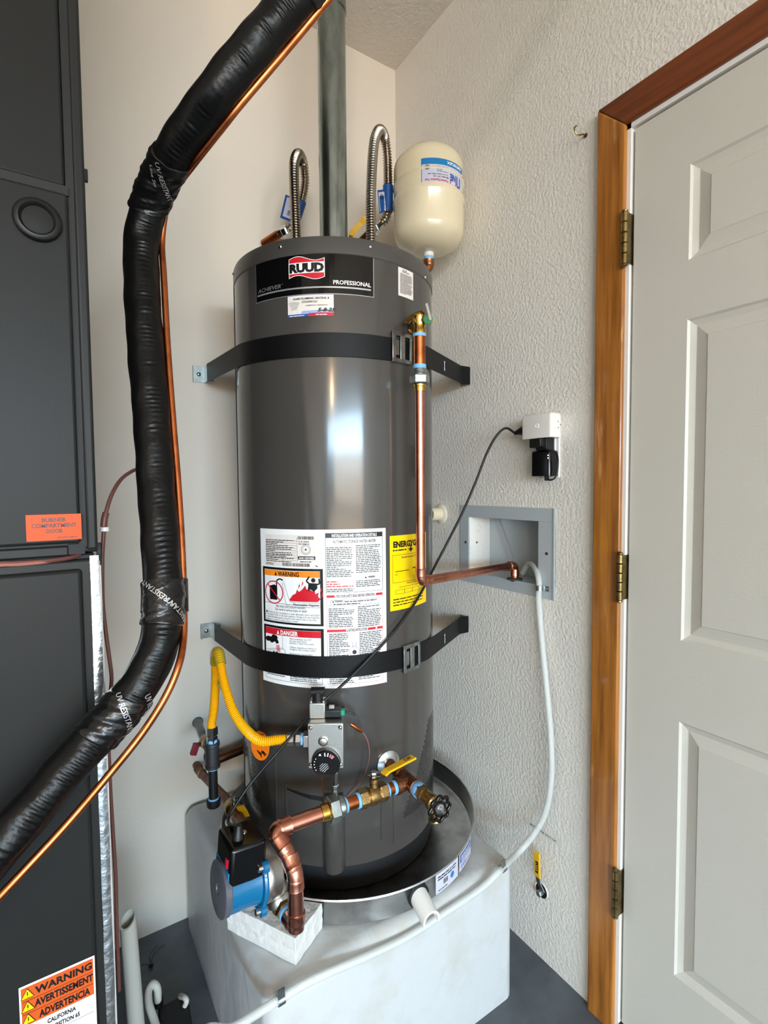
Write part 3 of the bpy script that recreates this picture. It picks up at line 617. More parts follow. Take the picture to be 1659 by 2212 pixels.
# centre so the front face projects at the right place
VF = onCyl(704, 1612, HR+0.082); VA = ang(VF); VN = Vector((math.cos(VA), math.sin(VA), 0)); VT = Vector((-VN.y, VN.x, 0)); ZV = VF.z
RM = Matrix((VT, VN, Vector((0, 0, 1)))).transposed()
def vp(t, n, z): return hp(VA, ZV, HR)+VT*t+VN*n+Vector((0, 0, z))
gv_ = MB(); gv_.box(vp(0, 0.045, 0.002), (0.074, 0.075, 0.094), RM)
gvo = gv_.build('gas_valve', 'cast_alloy', wh, bevel=0.004, label='cast grey gas control valve with black dial')
MB().box(vp(0, 0.0835, 0.002), (0.074, 0.004, 0.096), RM).build('face_plate', 'cast_alloy', gvo, bevel=0.0015)
MB().cyl(vp(0, -0.002, 0.012), vp(0, 0.012, 0.012), 0.020, 24).build('shank', 'cast_alloy', gvo)
for (t, z) in ((-0.031, 0.042), (0.031, 0.042), (-0.031, -0.036), (0.031, -0.036)):
    MB().lathe(vp(t, 0.085, z), VN, [(0, 0.0045), (0.0025, 0.0042), (0.0045, 0.0022), (0.005, 0)], 14).build('screw', 'chrome', gvo)
MB().lathe(vp(-0.005, 0.085, 0.013), VN, [(0, 0.0105), (0.002, 0.0105), (0.003, 0.0085), (0.0055, 0.0078), (0.006, 0.007)], 24).build('cap_screw', 'cast_alloy', gvo)
kc = vp(0.001, 0.084, -0.030); KR = 0.029
kn = MB().lathe(kc, VN, [(0, KR+0.0015), (0.003, KR+0.0015), (0.0035, KR), (0.013, KR), (0.0145, KR-0.0015)], 48).build('dial', 'black_gloss', gvo, label='black temperature dial')
MB().torus(kc+VN*0.003, VN, KR+0.001, 0.0012, 48, 8).build('dial_rim', 'steel', gvo)
SK = Sheet(lambda u, v, h: kc+VT*u+Vector((0, 0, v))+VN*(0.0148+h))
SK.poly('print_white', [(-0.0145+0.0, 0.0185), (-0.0085, 0.0185), (-0.0115, 0.0235)], 0.0)
for k, (aa, m) in enumerate(((100, 'print_white'), (83, 'print_white'), (68, 'print_pink'), (58, 'print_pink'), (50, 'print_pink'))):
    c, s_ = math.cos(math.radians(aa-6)), math.sin(math.radians(aa-6)); SK.line(m, [(0.017*c, 0.017*s_), (0.0245*c, 0.0245*s_)], 0.0022, 0.0)
for aa in (150, 165, 180, 195, 210): SK.disc('print_white', 0.0235*math.cos(math.radians(aa)), 0.0235*math.sin(math.radians(aa)), 0.0011, 0.0, 8)
for k in range(5):
    c, s_ = math.cos(math.radians(44)), math.sin(math.radians(44)); d_ = 0.0036*(k-2); L = (0.010, 0.017, 0.021, 0.018, 0.014)[k]; mx, my = -0.004+s_*d_, -0.006-c*d_
    SK.fine  # readable only as grey lines
    SK.line('print_silver', [(mx-c*L/2, my-s_*L/2), (mx+c*L/2, my+s_*L/2)], 0.0015, 0.0)
for m, bb in SK.layers.items(): bb.build('dial_print', m, gvo, smooth=0)
# top solenoid tower with black plug and green connector
tw = MB(); tw.box(vp(-0.020, 0.045, 0.066), (0.034, 0.034, 0.034), RM); tw.cyl(vp(-0.020, 0.045, 0.05), vp(-0.020, 0.045, 0.086), 0.013, 20)
for t in (-0.033, -0.007): tw.cyl(vp(t, 0.058, 0.05), vp(t, 0.058, 0.088), 0.0032, 10)
tw.build('solenoid_tower', 'cast_alloy', gvo, bevel=0.002)
bk = MB(); bk.cyl(vp(-0.020, 0.050, 0.084), vp(-0.020, 0.050, 0.104), 0.0115, 20); bk.box(vp(-0.020, 0.050, 0.106), (0.030, 0.020, 0.008), RM)
bk.build('cord_clip', 'black_rubber', gvo, bevel=0.001)
MB().box(vp(0.012, 0.050, 0.059), (0.036, 0.022, 0.016), RM).build('sensor_block', 'black_iron', gvo, bevel=0.002)
MB().box(vp(0.010, 0.052, 0.0705), (0.012, 0.010, 0.006), RM).build('wire_lug', 'steel', gvo, bevel=0.001)
MB().box(vp(0.034, 0.052, 0.060), (0.008, 0.012, 0.010), RM).build('connector', 'green_clip', gvo, label='green wire connector')
iv = MB(); A = vp(-0.036, 0.048, 0.0); iv.box(vp(-0.044, 0.048, -0.001), (0.016, 0.026, 0.026), RM)
iv.build('inlet_boss', 'cast_alloy', gvo, bevel=0.002)
# thermocouple / pilot lines
th_ = [vp(0.038, 0.052, 0.060), vp(0.048, 0.052, 0.058), vp(0.060, 0.05, 0.050)]
MB().tube(catmull(th_, 4), 0.0022, 8).build('sensor_lead', 'black_rubber', gvo)
sl_ = [onCyl(757, 1563, HR+0.045), onCyl(783, 1581, HR+0.040)]
MB().tube([sl_[0], sl_[0].lerp(sl_[1], .15), sl_[0].lerp(sl_[1], .85), sl_[1]], 0.0042, 10, rf=lambda t, i: (0.002, 0.0045, 0.0042, 0.002)[i]).build('lead_crimp', 'copper_raw', gvo)
cp = [onCyl(783, 1581, HR+0.040), onCyl(794, 1600, HR+0.036), onCyl(798, 1630, HR+0.030), onCyl(792, 1660, HR+0.022), onCyl(778, 1690, HR+0.012), onCyl(750, 1720, HR+0.004)]
MB().tube(catmull(cp, 6), 0.0011, 6).build('capillary', 'wire_pink', gvo)
MB().tube(catmull([vp(-0.012, 0.06, -0.046), onCyl(697, 1700, HR+0.05), onCyl(701, 1738, HR+0.04)], 6), 0.0011, 6).build('pilot_tube', 'copper_raw', gvo)
gt0, gt1 = vp(0.018, 0.055, -0.045), onCyl(724, 1724, HR+0.035)
g = MB(); g.cyl(gt0, gt0.lerp(gt1, .45), 0.0048, 14); g.cyl(gt0.lerp(gt1, .3), gt0.lerp(gt1, .62), 0.0060, 14); g.hexa(gt0.lerp(gt1, .62), gt0.lerp(gt1, .80), 0.0072); g.cyl(gt0.lerp(gt1, .8), gt1, 0.0062, 14)
g.build('manifold_tube', 'chrome', gvo)
# ------------------------------------------------------------------ seismic straps
def tangent_pt(B, right):
    B = Vector((B[0], B[1])); d = HC-B; L = d.length; R = HR+0.0015; base = math.atan2(B.y-HC.y, B.x-HC.x); off = math.acos(R/L)
    return base+off if not right else base-off
def strap(name, lab, zl, zf, zr, yl_x, xr_y, buck_u, buck_v, bh, zref):
    t = thing(name, lab, 'strap', (HC.x, HC.y, zf), group=None)
    BL = Vector((yl_x, -0.034)); BR = Vector((-0.030, xr_y)); aL = tangent_pt(BL, False); aR = tangent_pt(BR, True)
    pts = []; R = HR+0.0018
    if aR < aL: aR += 2*PI
    pL = hp(aL, 0, R); pR = hp(aR, 0, R); n = 10
    for i in range(n): f = i/n; pts.append((BL.x+(pL.x-BL.x)*f, BL.y+(pL.y-BL.y)*f, zl+(zf-zl)*0.62*f))
    m_ = 60
    for i in range(m_+1):
        f = i/m_; a = aL+(aR-aL)*f; z = zf+(zl-zf)*0.38*max(0, 1-f/0.30)**2+(zr-zf)*0.38*max(0, (f-0.70)/0.30)**2; q = hp(a, z, R); pts.append(tuple(q))
    for i in range(1, n+1): f = i/n; pts.append((pR.x+(BR.x-pR.x)*f, pR.y+(BR.y-pR.y)*f, zf+(zr-zf)*(0.38+0.62*f)))
    b = MB(); hw = bh/2; vs = []; N = len(pts)
    for i, p_ in enumerate(pts):
        q0 = Vector(pts[max(i-1, 0)]); q1 = Vector(pts[min(i+1, N-1)]); d = (q1-q0); d.z = 0; nn = Vector((d.y, -d.x, 0)).normalized()
        for (o_, zz_) in ((0, -hw), (0.0022, -hw), (0.0022, hw), (0, hw)): vs.append(Vector(p_)+nn*o_+Vector((0, 0, zz_)))
    fs = []
    for i in range(N-1):
        for k in range(4): fs.append((i*4+k, i*4+(k+1) % 4, (i+1)*4+(k+1) % 4, (i+1)*4+k))
    fs += [(0, 1, 2, 3), ((N-1)*4+3, (N-1)*4+2, (N-1)*4+1, (N-1)*4)]; b.add(vs, fs)
    b.build('webbing', 'strap_black', t, smooth=50)
    # folded strap end at the right wall
    e = MB(); e.box((-0.021, BR.y-0.0035, zr), (0.038, 0.0085, bh+0.002)); e.build('strap_fold', 'strap_black', t, bevel=0.003)
    # wall brackets
    lb = MB(); lb.box2((BL.x-0.034, -0.0035, zl-hw*0.9), (BL.x+0.004, -0.0005, zl+hw*0.9)); lb.box2((BL.x-0.002, -0.040, zl-hw*0.9), (BL.x+0.002, -0.001, zl+hw*0.9)); lb.box2((BL.x-0.034, -0.0095, zl-hw*0.9), (BL.x-0.030, -0.001, zl+hw*0.9)); lb.box2((BL.x-0.002, -0.042, zl-hw*0.95), (BL.x+0.014, -0.038, zl+hw*0.95))
    lb.lathe((BL.x-0.018, -0.0035, zl), (0, -1, 0), [(0, 0.006), (0.002, 0.0058), (0.0042, 0.003), (0.0045, 0)], 12)
    lb.build('wall_bracket', 'zinc', t, label='zinc wall bracket')
    rb = MB(); rb.box2((-0.0035, xr_y-0.004, zr-hw*0.9), (-0.0005, xr_y+0.034, zr+hw*0.9)); rb.box2((-0.036, xr_y-0.002, zr-hw*0.9), (-0.001, xr_y+0.002, zr+hw*0.9)); rb.lathe((-0.0035, xr_y+0.02, zr), (-1, 0, 0), [(0, 0.006), (0.003, 0.005), (0.004, 0)], 12)
    rb.build('wall_bracket', 'zinc', t, label='zinc wall bracket')
    # buckle
    P = onCyl(buck_u, buck_v, R+0.004); a = ang(P); N_ = Vector((math.cos(a), math.sin(a), 0)); T_ = Vector((-N_.y, N_.x, 0)); R3 = Matrix((T_, N_, Vector((0, 0, 1)))).transposed()
    k = MB(); BW, BH2 = 0.060, bh*1.34
    P0 = hp(a, P.z, R+0.0055)
    def bb(t0, t1, z0, z1, d=0.0028, o=0.0): k.box(P0+T_*((t0+t1)/2)+Vector((0, 0, (z0+z1)/2))+N_*o, (t1-t0, d, z1-z0), R3)
    bb(-BW/2, BW/2, BH2/2-0.009, BH2/2); bb(-BW/2, BW/2, -BH2/2, -BH2/2+0.009); bb(-BW/2, -BW/2+0.010, -BH2/2, BH2/2); bb(BW/2-0.007, BW/2, -BH2/2, BH2/2); bb(-0.006, 0.008, -BH2/2, BH2/2)
    bb(-BW/2, BW/2, BH2/2-0.003, BH2/2, 0.010, -0.004); bb(-BW/2, BW/2, -BH2/2, -BH2/2+0.003, 0.010, -0.004); bb(-BW/2+0.008, -0.008, -BH2/4, BH2/4, 0.002, -0.0015)
    k.build('buckle', 'zinc', t, bevel=0.0008, label='stamped zinc buckle')
    # spring pin through the strap near the wall
    f = 0.42; Q = Vector((pR.x+(BR.x-pR.x)*f, pR.y+(BR.y-pR.y)*f, zf+(zr-zf)*(0.38+0.62*f))); d = (BR-Vector((pR.x, pR.y))).normalized(); nn = Vector((d.y, -d.x, 0))
    pn = MB(); pn.tube([Q+nn*0.004+Vector((0, 0, z)) for z in (-0.014, -0.004, 0.006)], 0.0011, 8); pn.torus(Q+nn*0.004+Vector((0, 0, 0.0085)), nn, 0.0026, 0.0009, 14, 6); pn.tube([Q+nn*0.004+Vector((0, 0, -0.014)), Q+nn*0.004+Vector((0, 0, -0.0155))-Vector((d.x, d.y, 0))*0.004], 0.0009, 6)
    pn.build('spring_pin', 'steel', t)
    return t
ZL1, ZR1 = 1.610, 1.611; ZL2, ZR2 = 0.856, 0.853
strap('seismic_strap', 'black seismic strap around the heater below its name plate', ZL1, 1.588, ZR1, onY(446, 810, -0.02).x, onX(1003, 815, -0.02).y, 868, 752, 0.051, 0)
strap('seismic_strap', 'black seismic strap across the lower part of the white instruction label', ZL2, 0.879, ZR2, onY(462, 1362, -0.02).x, onX(1000, 1350, -0.02).y, 889, 1419, 0.049, 0)
# ------------------------------------------------------------------ relief valve and discharge pipe
TP = onCyl(890, 690); ta = ang(TP); TN = Vector((math.cos(ta), math.sin(ta), 0)); TT = Vector((-TN.y, TN.x, 0)); UPZ = Vector((0, 0, 1))
PX = onCyl(906, 735, HR+0.052)     # pipe axis point
TP = hp(ta, onCyl(906, 692, HR+0.052).z)
tpv = thing('relief_valve', 'brass pressure relief valve with steel test lever on the heater side', 'valve', TP)
MB().lathe(TP, TN, [(0, 0.031), (0.0035, 0.030), (0.0050, 0.021), (0.0055, 0.016)], 32).build('escutcheon', 'heater_cap', tpv)
OC = Vector((PX.x, PX.y, TP.z)); od = (OC-TP); od.z = 0; odn = od.normalized()
v = MB(); v.hexa(TP+odn*0.002, TP+odn*0.016, 0.0175); v.cyl(TP+odn*0.014, OC, 0.0135, 20); v.lathe(OC-Vector((0, 0, 0.030)), UPZ, [(0, 0.0155), (0.008, 0.0155), (0.012, 0.0135), (0.022, 0.0145), (0.030, 0.0165), (0.038, 0.0165), (0.042, 0.012)], 24)
v.cyl(OC-odn*0.01, OC+odn*0.010, 0.0135, 24)
v.build('body', 'brass', tpv, smooth=35)
c_ = OC+odn*0.020; s1 = Vector((-odn.y, odn.x, 0)); Dp = (OC-CAM).dot(FW)
hq = lambda u, v, d: atD(u, v, Dp+d)
tri = MB(); hood = [hq(871, 694, .012), hq(886, 681, .008), hq(908, 670, -.008), hq(906, 682, -.012), hq(880, 695, .004)]
tri.prism(hood, Vector((0.0006, 0.0012, -0.0016))); tri.prism([hq(908, 670, -.008), hq(918, 676, -.016), hq(915, 690, -.018), hq(911, 694, -.018), hq(906, 682, -.012)], odn*-0.0016)
tri.prism([hq(930, 684, -.010), hq(940, 690.5, -.008), hq(931, 698, -.010), hq(922, 694, -.012)], odn*-0.0016)
tri.build('spring_cover', 'brass', tpv, smooth=0)
gq = hq(924.5, 690, -.018); gn_ = (hq(924.5, 690, -.05)-gq).normalized(); MB().lathe(gq-gn_*0.012, gn_, [(0, 0.0075), (0.006, 0.0108), (0.012, 0.0108), (0.014, 0.009), (0.0145, 0)], 22).build('cap', 'green_plastic', tpv, label='green plastic cap')
lq0, lq1 = hq(921.5, 656, -.036), hq(930.5, 692, -.036); MB().tube([lq0, lq1], 0.0034, 4).build('test_lever', 'steel', tpv, smooth=0)
dp = thing('discharge_pipe', 'copper discharge pipe running down the heater and across to the wall box', 'pipe', (PX.x, PX.y, 1.05))
r3 = 0.0111; px_, py_ = PX.x, PX.y
def zpx(v): 
    d = ray(906, v); t = ((px_-CAM.x)*FW.x+(py_-CAM.y)*FW.y)/(d.x*FW.x+d.y*FW.y); return CAM.z+d.z*t
def at(z): return Vector((px_, py_, z))
MB().cyl(at(zpx(728)), at(zpx(792)), 0.0133, 24).build('threaded_nipple', 'copper_raw', dp)
for (a_, b_) in ((716, 728), (788, 797)): MB().lathe(at(zpx(b_)), UPZ, [(0, 0.0143), (0.001, 0.0149), (zpx(a_)-zpx(b_)-0.001, 0.0149), (zpx(a_)-zpx(b_), 0.0143)], 24).build('thread_tape', 'blue_tape', dp)
u_ = MB(); u_.lathe(at(zpx(812)), UPZ, [(0, 0.0155), (0.003, 0.0165), (0.006, 0.0150), (0.009, 0.0165), (zpx(797)-zpx(812), 0.0150)], 24); u_.hexa(at(zpx(830)), at(zpx(811)), 0.0225); u_.build('union_nut', 'zinc', dp, smooth=25)
MB().lathe(at(zpx(846)), UPZ, [(0, 0.0128), (0.010, 0.0130), (0.011, 0.0142), (zpx(831)-zpx(846), 0.0145)], 24).build('union_tail', 'brass', dp)
zE = onCyl(908, 1256, (Vector((px_, py_))-HC).length).z
E2 = onX(1112, 1222, 0.006); E2.z = onX(1112, 1222, 0.0).z
MB().cyl(at(zE+0.020), at(zpx(846)), r3, 24).build('pipe', 'copper', dp)
hd = Vector((E2.x-px_, E2.y-py_, 0)); zE2 = E2.z
e1 = at(zE); e2 = Vector((E2.x, E2.y, zE2))
dirh = (e2-e1).normalized()
def elbow(c, d0, d1, r, rb, name, m, parent, cup=0.016):
    """copper elbow: d0,d1 unit vectors leaving the corner"""
    d0 = Vector(d0).normalized(); d1 = Vector(d1).normalized(); pts = []
    p0 = c+d0*rb; p1 = c+d1*rb
    for i in range(13):
        t = i/12; pts.append(p0*(1-t)**2+c*2*t*(1-t)+p1*t*t)
    b = MB(); b.tube(pts, r*1.06, 20); b.ball(p0, r*1.12); b.ball(p1, r*1.12); b.lathe(p0-d0*0.001, d0, [(0, r*1.12), (cup-0.002, r*1.14), (cup, r*1.18), (cup+0.001, r*1.05)], 20); b.lathe(p1-d1*0.001, d1, [(0, r*1.12), (cup-0.002, r*1.14), (cup, r*1.18), (cup+0.001, r*1.05)], 20)
    return b.build(name, m, parent, smooth=60)
elbow(e1, UPZ, dirh, r3, 0.014, 'elbow', 'copper', dp); MB().cyl(e1+dirh*0.02, e2-dirh*0.015, r3, 24).build('pipe', 'copper', dp)
elbow(e2, -dirh, -UPZ, r3, 0.014, 'elbow', 'copper', dp); MB().cyl(e2-UPZ*0.02, e2-UPZ*0.045, r3, 20).build('pipe', 'copper_raw', dp)
# ------------------------------------------------------------------ stand, pan, foam block
SZ = 0.350
def rounded_block(name, x0, x1, y0, y1, z0, z1, r, m, nz=6, wob=0.0, parent=None, **k):
    b = bmesh.new(); bmesh.ops.create_cube(b, size=1.0)
    for v_ in b.verts: v_.co = Vector(((x0+x1)/2+v_.co.x*(x1-x0), (y0+y1)/2+v_.co.y*(y1-y0), (z0+z1)/2+v_.co.z*(z1-z0)))
    eds = [e for e in b.edges if not all(abs(v_.co.z-z0) < 1e-6 for v_ in e.verts)]
    bmesh.ops.bevel(b, geom=eds, offset=r, segments=nz, profile=0.5, affect='EDGES')
    B = MB(); b.verts.ensure_lookup_table(); B.add([v_.co.copy() for v_ in b.verts], [tuple(v_.index for v_ in f.verts) for f in b.faces]); b.free()
    return B.build(name, m, parent, smooth=50, **k)
rounded_block('heater_stand', -0.777, -0.132, -0.697, -0.003, 0.0, SZ, 0.032, 'stand_white', label='white moulded stand under the water heater and drain pan', cat='stand')
PC = Vector((-0.408, -0.348)); PR = 0.338; PZ = 0.408
pan = thing('drain_pan', 'round shiny metal drain pan around the heater base', 'pan', (PC.x, PC.y, SZ))
MB().lathe((PC.x, PC.y, 0), UPZ, [(SZ+0.001, 0.0), (SZ+0.001, PR-0.010), (SZ+0.004, PR-0.003), (PZ-0.003, PR), (PZ, PR+0.0028), (PZ+0.003, PR+0.001), (PZ+0.002, PR-0.002), (PZ-0.004, PR-0.0035), (SZ+0.006, PR-0.0065), (SZ+0.0035, PR-0.012), (SZ+0.0035, 0.0)], 128, cap=False).build('pan_body', 'pan_steel', pan, smooth=40)
# drain fitting stub on the pan side (white cut pipe piece)
d_ = ray(890, 1905); fa = math.atan2(onZ(893, 1897, PZ).y-PC.y, onZ(893, 1897, PZ).x-PC.x); fn = Vector((math.cos(fa), math.sin(fa), 0)); ft = Vector((-fn.y, fn.x, 0))
fc = Vector((PC.x, PC.y, 0))+fn*PR+Vector((0, 0, PZ-0.026))
ff = MB(); out = []
for i in range(17):
    a = PI*1.25*i/16-PI*0.125+0; out.append((math.cos(a), math.sin(a)))
ro, ri = 0.0215, 0.0165; L0, L1 = 0.0, 0.050; vs = []; fs = []
for (l_, tl) in ((L0, 0), (L1, -0.022)):
    for (c, s_) in out: vs.append(fc+ft*(c*ro)+UPZ*(s_*ro+tl*1.0)+fn*l_)
    for (c, s_) in out: vs.append(fc+ft*(c*ri)+UPZ*(s_*ri+tl*1.0)+fn*l_)
n = len(out)
for i in range(n-1): fs += [(i, i+1, 2*n+i+1, 2*n+i), (n+i, 3*n+i, 3*n+i+1, n+i+1), (i, n+i, n+i+1, i+1), (2*n+i, 2*n+i+1, 3*n+i+1, 3*n+i)]
fs += [(0, 2*n, 3*n, n), (n-1, 2*n-1, 4*n-1, 3*n-1)]; ff.add(vs, fs); ff.build('drain_spout', 'white_plastic', pan, smooth=50, label='white plastic drain spout')
MB().lathe(fc-fn*0.002, fn, [(0, 0.026), (0.005, 0.026), (0.006, 0.022)], 28).build('spout_gasket', 'black_rubber', pan)
def pan_sheet(u0, v0, u1, v1, z0, z1):
    a0 = math.atan2(onZ(u0, v0, PZ).y-PC.y, onZ(u0, v0, PZ).x-PC.x); a1 = math.atan2(onZ(u1, v1, PZ).y-PC.y, onZ(u1, v1, PZ).x-PC.x); return Sheet(cyl_fn(a0, z0, PR+0.0014, PC)), (a1-a0)*PR, z1-z0
S, w, h = pan_sheet(925, 1876, 968, 1838, SZ+0.010, PZ-0.002)
S.grid('tag_lilac', 0, 0, w, h, 0.0, 0.01); S.fine('print_black', w*.08, h*.9, w*.9, h*.62, h*.13, 0.0004, seed=3); S.bars('print_black', w*.3, h*.3, w*.5, h*.55, 10, 0.0004); S.disc('print_blue', w*.7, h*.4, h*.16, 0.0004, 16); S.fine('print_black', w*.1, h*.2, w*.9, h*.05, h*.1, 0.0004, seed=4)
sheet_part(S, 'pan_label', {}, pan, 'pale pan label')
S, w, h = pan_sheet(971, 1835, 994, 1798, SZ+0.012, PZ-0.003)
S.grid('tag_lilac', 0, 0, w, h, 0.0, 0.01); S.grid('print_navy', w*.06, h*.45, w*.94, h*.92, 0.0003); S.fine('print_white', w*.12, h*.88, w*.88, h*.5, h*.12, 0.0006, seed=3); S.fine('print_navy', w*.1, h*.38, w*.9, h*.08, h*.12, 0.0004, seed=4)
sheet_part(S, 'pan_label', {}, pan, 'violet and white pan label')
# foam block
F_, R_f, L_f = onZ(639, 2088, SZ), onZ(697, 2005, SZ), onZ(491, 2008, SZ); ex = (R_f-F_); ey = (L_f-F_); hz = 0.056
fb = bmesh.new(); pts = [F_, R_f, L_f+ex*0.40, L_f]
vv = [fb.verts.new(p_+Vector((0, 0, 0.001))) for p_ in pts]+[fb.verts.new(p_+Vector((0, 0, hz))) for p_ in pts]
for f_ in ((0, 1, 2, 3), (4, 5, 6, 7), (0, 1, 5, 4), (1, 2, 6, 5), (2, 3, 7, 6), (3, 0, 4, 7)): fb.faces.new([vv[i] for i in f_])
bmesh.ops.recalc_face_normals(fb, faces=fb.faces)
bmesh.ops.subdivide_edges(fb, edges=fb.edges, cuts=5, use_grid_fill=True)
rnd = random.Random(2)
for v_ in fb.verts: v_.co += Vector((rnd.uniform(-1, 1), rnd.uniform(-1, 1), rnd.uniform(-1, 1) if v_.co.z > SZ+0.01 else 0))*0.0009
B = MB(); B.add([v_.co.copy() for v_ in fb.verts], [tuple(v_.index for v_ in f.verts) for f in fb.faces]); fb.free()
B.build('foam_block', 'foam_white', None, smooth=0, bevel=0.0012, label='rough white foam block under the circulation pump', cat='block', loc=(F_.x, F_.y, SZ))
# ------------------------------------------------------------------ white drain tube and its clamps
tube = thing('drain_tube', 'clear braided tube from wall box down across the front of the stand', 'tube', (0, -0.69, 1.0))
xw = -0.012
P = [onX(1129, 1238, 0.05), onX(1141, 1219, 0.035), onX(1152, 1222, 0.012), onX(1162, 1242, -0.008), onX(1165, 1268, -0.013)]
down = [onX(u, v, -0.030 if 1400 < v < 1780 else -0.016) for u, v in ((1164, 1300), (1172, 1400), (1184, 1520), (1191, 1620), (1190, 1690), (1178, 1755))]
mid = [onX(1150, 1806, -0.050), onX(1118, 1843, -0.092)]
yf_ = -0.706
fr = [onY(u, v, yf_) for u, v in ((1086, 1874), (1040, 1918), (960, 1972), (880, 2023), (800, 2062), (720, 2096), (660, 2124), (608, 2156), (560, 2186), (500, 2222), (440, 2262))]
fr[-1].y = -0.69; fr += [Vector((-0.86, -0.64, 0.10)), Vector((-0.885, -0.58, 0.012)), Vector((-0.90, -0.50, 0.009))]
MB().tube(catmull(P+down+mid+fr, 8), 0.0078, 14).build('tube', 'tube_clear', tube)
def clamp(Pc, d, side, parent, label='metal tube clamp'):
    d = Vector(d).normalized(); side = Vector(side).normalized(); n = d.cross(side).normalized()
    b = MB(); b.lathe(Pc-d*0.0065, d, [(0, 0.0082), (0.0, 0.0098), (0.013, 0.0098), (0.013, 0.0082)], 22, cap=False); b.box(Pc+side*0.016-n*0.006, (0.018, 0.013, 0.0018), Matrix((side, d, n)).transposed()); b.lathe(Pc+side*0.018-n*0.006, n, [(0, 0.0042), (0.003, 0.0038), (0.004, 0)], 10)
    return b.build('clamp', 'zinc', parent, label=label)
clamp(onX(1165, 1270, -0.013), (0.0, -0.03, -1), (0.0, -1, 0), tube)
clamp(onY(1086, 1874, yf_), fr[1]-fr[0], (fr[1]-fr[0]).cross(Vector((0, -1, 0))), tube)
clamp(onY(606, 2158, yf_), fr[7]-fr[6], (fr[7]-fr[6]).cross(Vector((0, -1, 0))), tube)
# ------------------------------------------------------------------ vent pipe
vent = thing('vent_pipe', 'galvanised metal vent pipe rising from the heater top', 'pipe', (HC.x, HC.y, HT))
VR = 0.0365; zc_ = 2.50
MB().lathe((HC.x, HC.y, 0), UPZ, [(HT+0.002, VR+0.001), (HT+0.03, VR+0.001), (HT+0.031, VR), (zc_+0.03, VR)], 64).build('pipe', 'galvanised', vent)
MB().lathe((HC.x, HC.y, 0), UPZ, [(zc_, VR+0.001), (zc_, VR+0.003), (zc_+0.012, VR+0.0032), (zc_+0.014, VR+0.002), (zc_+0.10, VR+0.0025), (CEIL, VR+0.0025)], 64).build('collar', 'galvanised', vent)
for d in (0.35, 2.3): MB().lathe((HC.x+(VR+0.002)*math.cos(VA+d), HC.y+(VR+0.002)*math.sin(VA+d), zc_+0.035), (math.cos(VA+d), math.sin(VA+d), 0), [(0, 0.004), (0.002, 0.0038), (0.004, 0.002), (0.0045, 0)], 10).build('screw', 'chrome', vent)
a = VA-0.9; sm = MB(); sm.prism([Vector((HC.x+r*math.cos(a+da), HC.y+r*math.sin(a+da), HT+0.03)) for r, da in ((VR-0.001, -0.1), (VR+0.0015, -0.08), (VR+0.0015, 0.06), (VR-0.001, 0.1))], (0, 0, zc_-HT-0.03)); sm.build('lock_seam', 'galvanised', vent, smooth=0)
# ------------------------------------------------------------------ corrugated connectors
def flex(t, P, r, amp, pitch, m, name='corrugated_hose', step=None):
    q = resample(catmull(P, 14), pitch/5.0)
    return MB().tube(q, r, 18, rf=lambda f, i: r+amp*math.cos(2*PI*i/5.0)).build(name, m, t, smooth=80)
f1 = thing('water_connector', 'corrugated steel connector arching up beside the vent with a blue and white tag', 'hose', (-0.51, -0.29, HT), group=None)
N1 = atD(641, 505, 1.375)
P = [Vector((N1.x, N1.y, HT+0.012)), Vector((N1.x, N1.y, HT+0.05)), atD(637, 440, 1.375), atD(635, 375, 1.375), atD(637, 346, 1.385), atD(645, 333, 1.42), atD(654, 350, 1.475), atD(659, 390, 1.51), atD(654, 425, 1.53), atD(644, 460, 1.54), atD(634, 486, 1.54), atD(625, 495, 1.545)]
flex(f1, P, 0.0118, 0.0020, 0.0070, 'stainless_flex')
MB().lathe((N1.x, N1.y, HT+0.002), UPZ, [(0, 0.013), (0.012, 0.013), (0.014, 0.0125)], 20).build('swivel_nut', 'chrome', f1)
S0, S1, S2 = atD(650, 437, 1.535), atD(634, 486, 1.54), atD(617, 500, 1.55)
MB().tube([atD(651, 436, 1.532), atD(645, 455, 1.535), atD(638, 475, 1.538)], 0.0152, 18).build('blue_sleeve', 'tag_blue', f1, label='blue plastic sleeve')
nn = MB(); nn.hexa(atD(622, 497, 1.545), atD(610, 503, 1.55), 0.0165); nn.cyl(atD(612, 502, 1.55), atD(602, 507, 1.555), 0.0145, 18); nn.build('swivel_nut', 'chrome', f1)
def tagsheet(t, c4, dep):
    p_ = [atD(u, v, dd) for (u, v), dd in zip(c4, dep)]; ux = (p_[1]-p_[0]); uy = (p_[3]-p_[0]); w, h = ux.length, uy.length; nz = -ux.cross(uy).normalized()
    if nz.dot(CAM-p_[0]) < 0: nz = -nz
    b = MB(); b.prism([p_[0]-nz*0.0008, p_[1]-nz*0.0008, p_[2]-nz*0.0008, p_[3]-nz*0.0008], nz*0.0008); o = b.build('paper_tag', 'tag_blue', t, smooth=0, label='white tag with blue border')
    S = Sheet(plane_fn(p_[0], ux.normalized(), uy.normalized(), nz)); S.grid('tag_lilac', w*.12, h*.1, w*.97, h*.92, 0.0004); S.bars('print_black', w*.35, h*.2, w*.75, h*.42, 14, 0.0008); S.fine('print_navy', w*.4, h*.85, w*.9, h*.55, h*.07, 0.0008, seed=3)
    for m, bb in S.layers.items(): bb.build('tag_print', m, o, smooth=0)
tagsheet(f1, [(605, 470), (640, 484), (655, 437), (617, 420)], [1.53, 1.52, 1.52, 1.53])
f1c = MB(); f1c.cyl(atD(604, 506, 1.553), atD(570, 528, 1.58), 0.0142, 18); f1c.build('copper_stub', 'copper_raw', f1)
f2 = thing('water_connector', 'corrugated steel connector arching between the vent and the cream tank', 'hose', (-0.36, -0.36, HT))
N2 = atD(802, 512, 1.36)
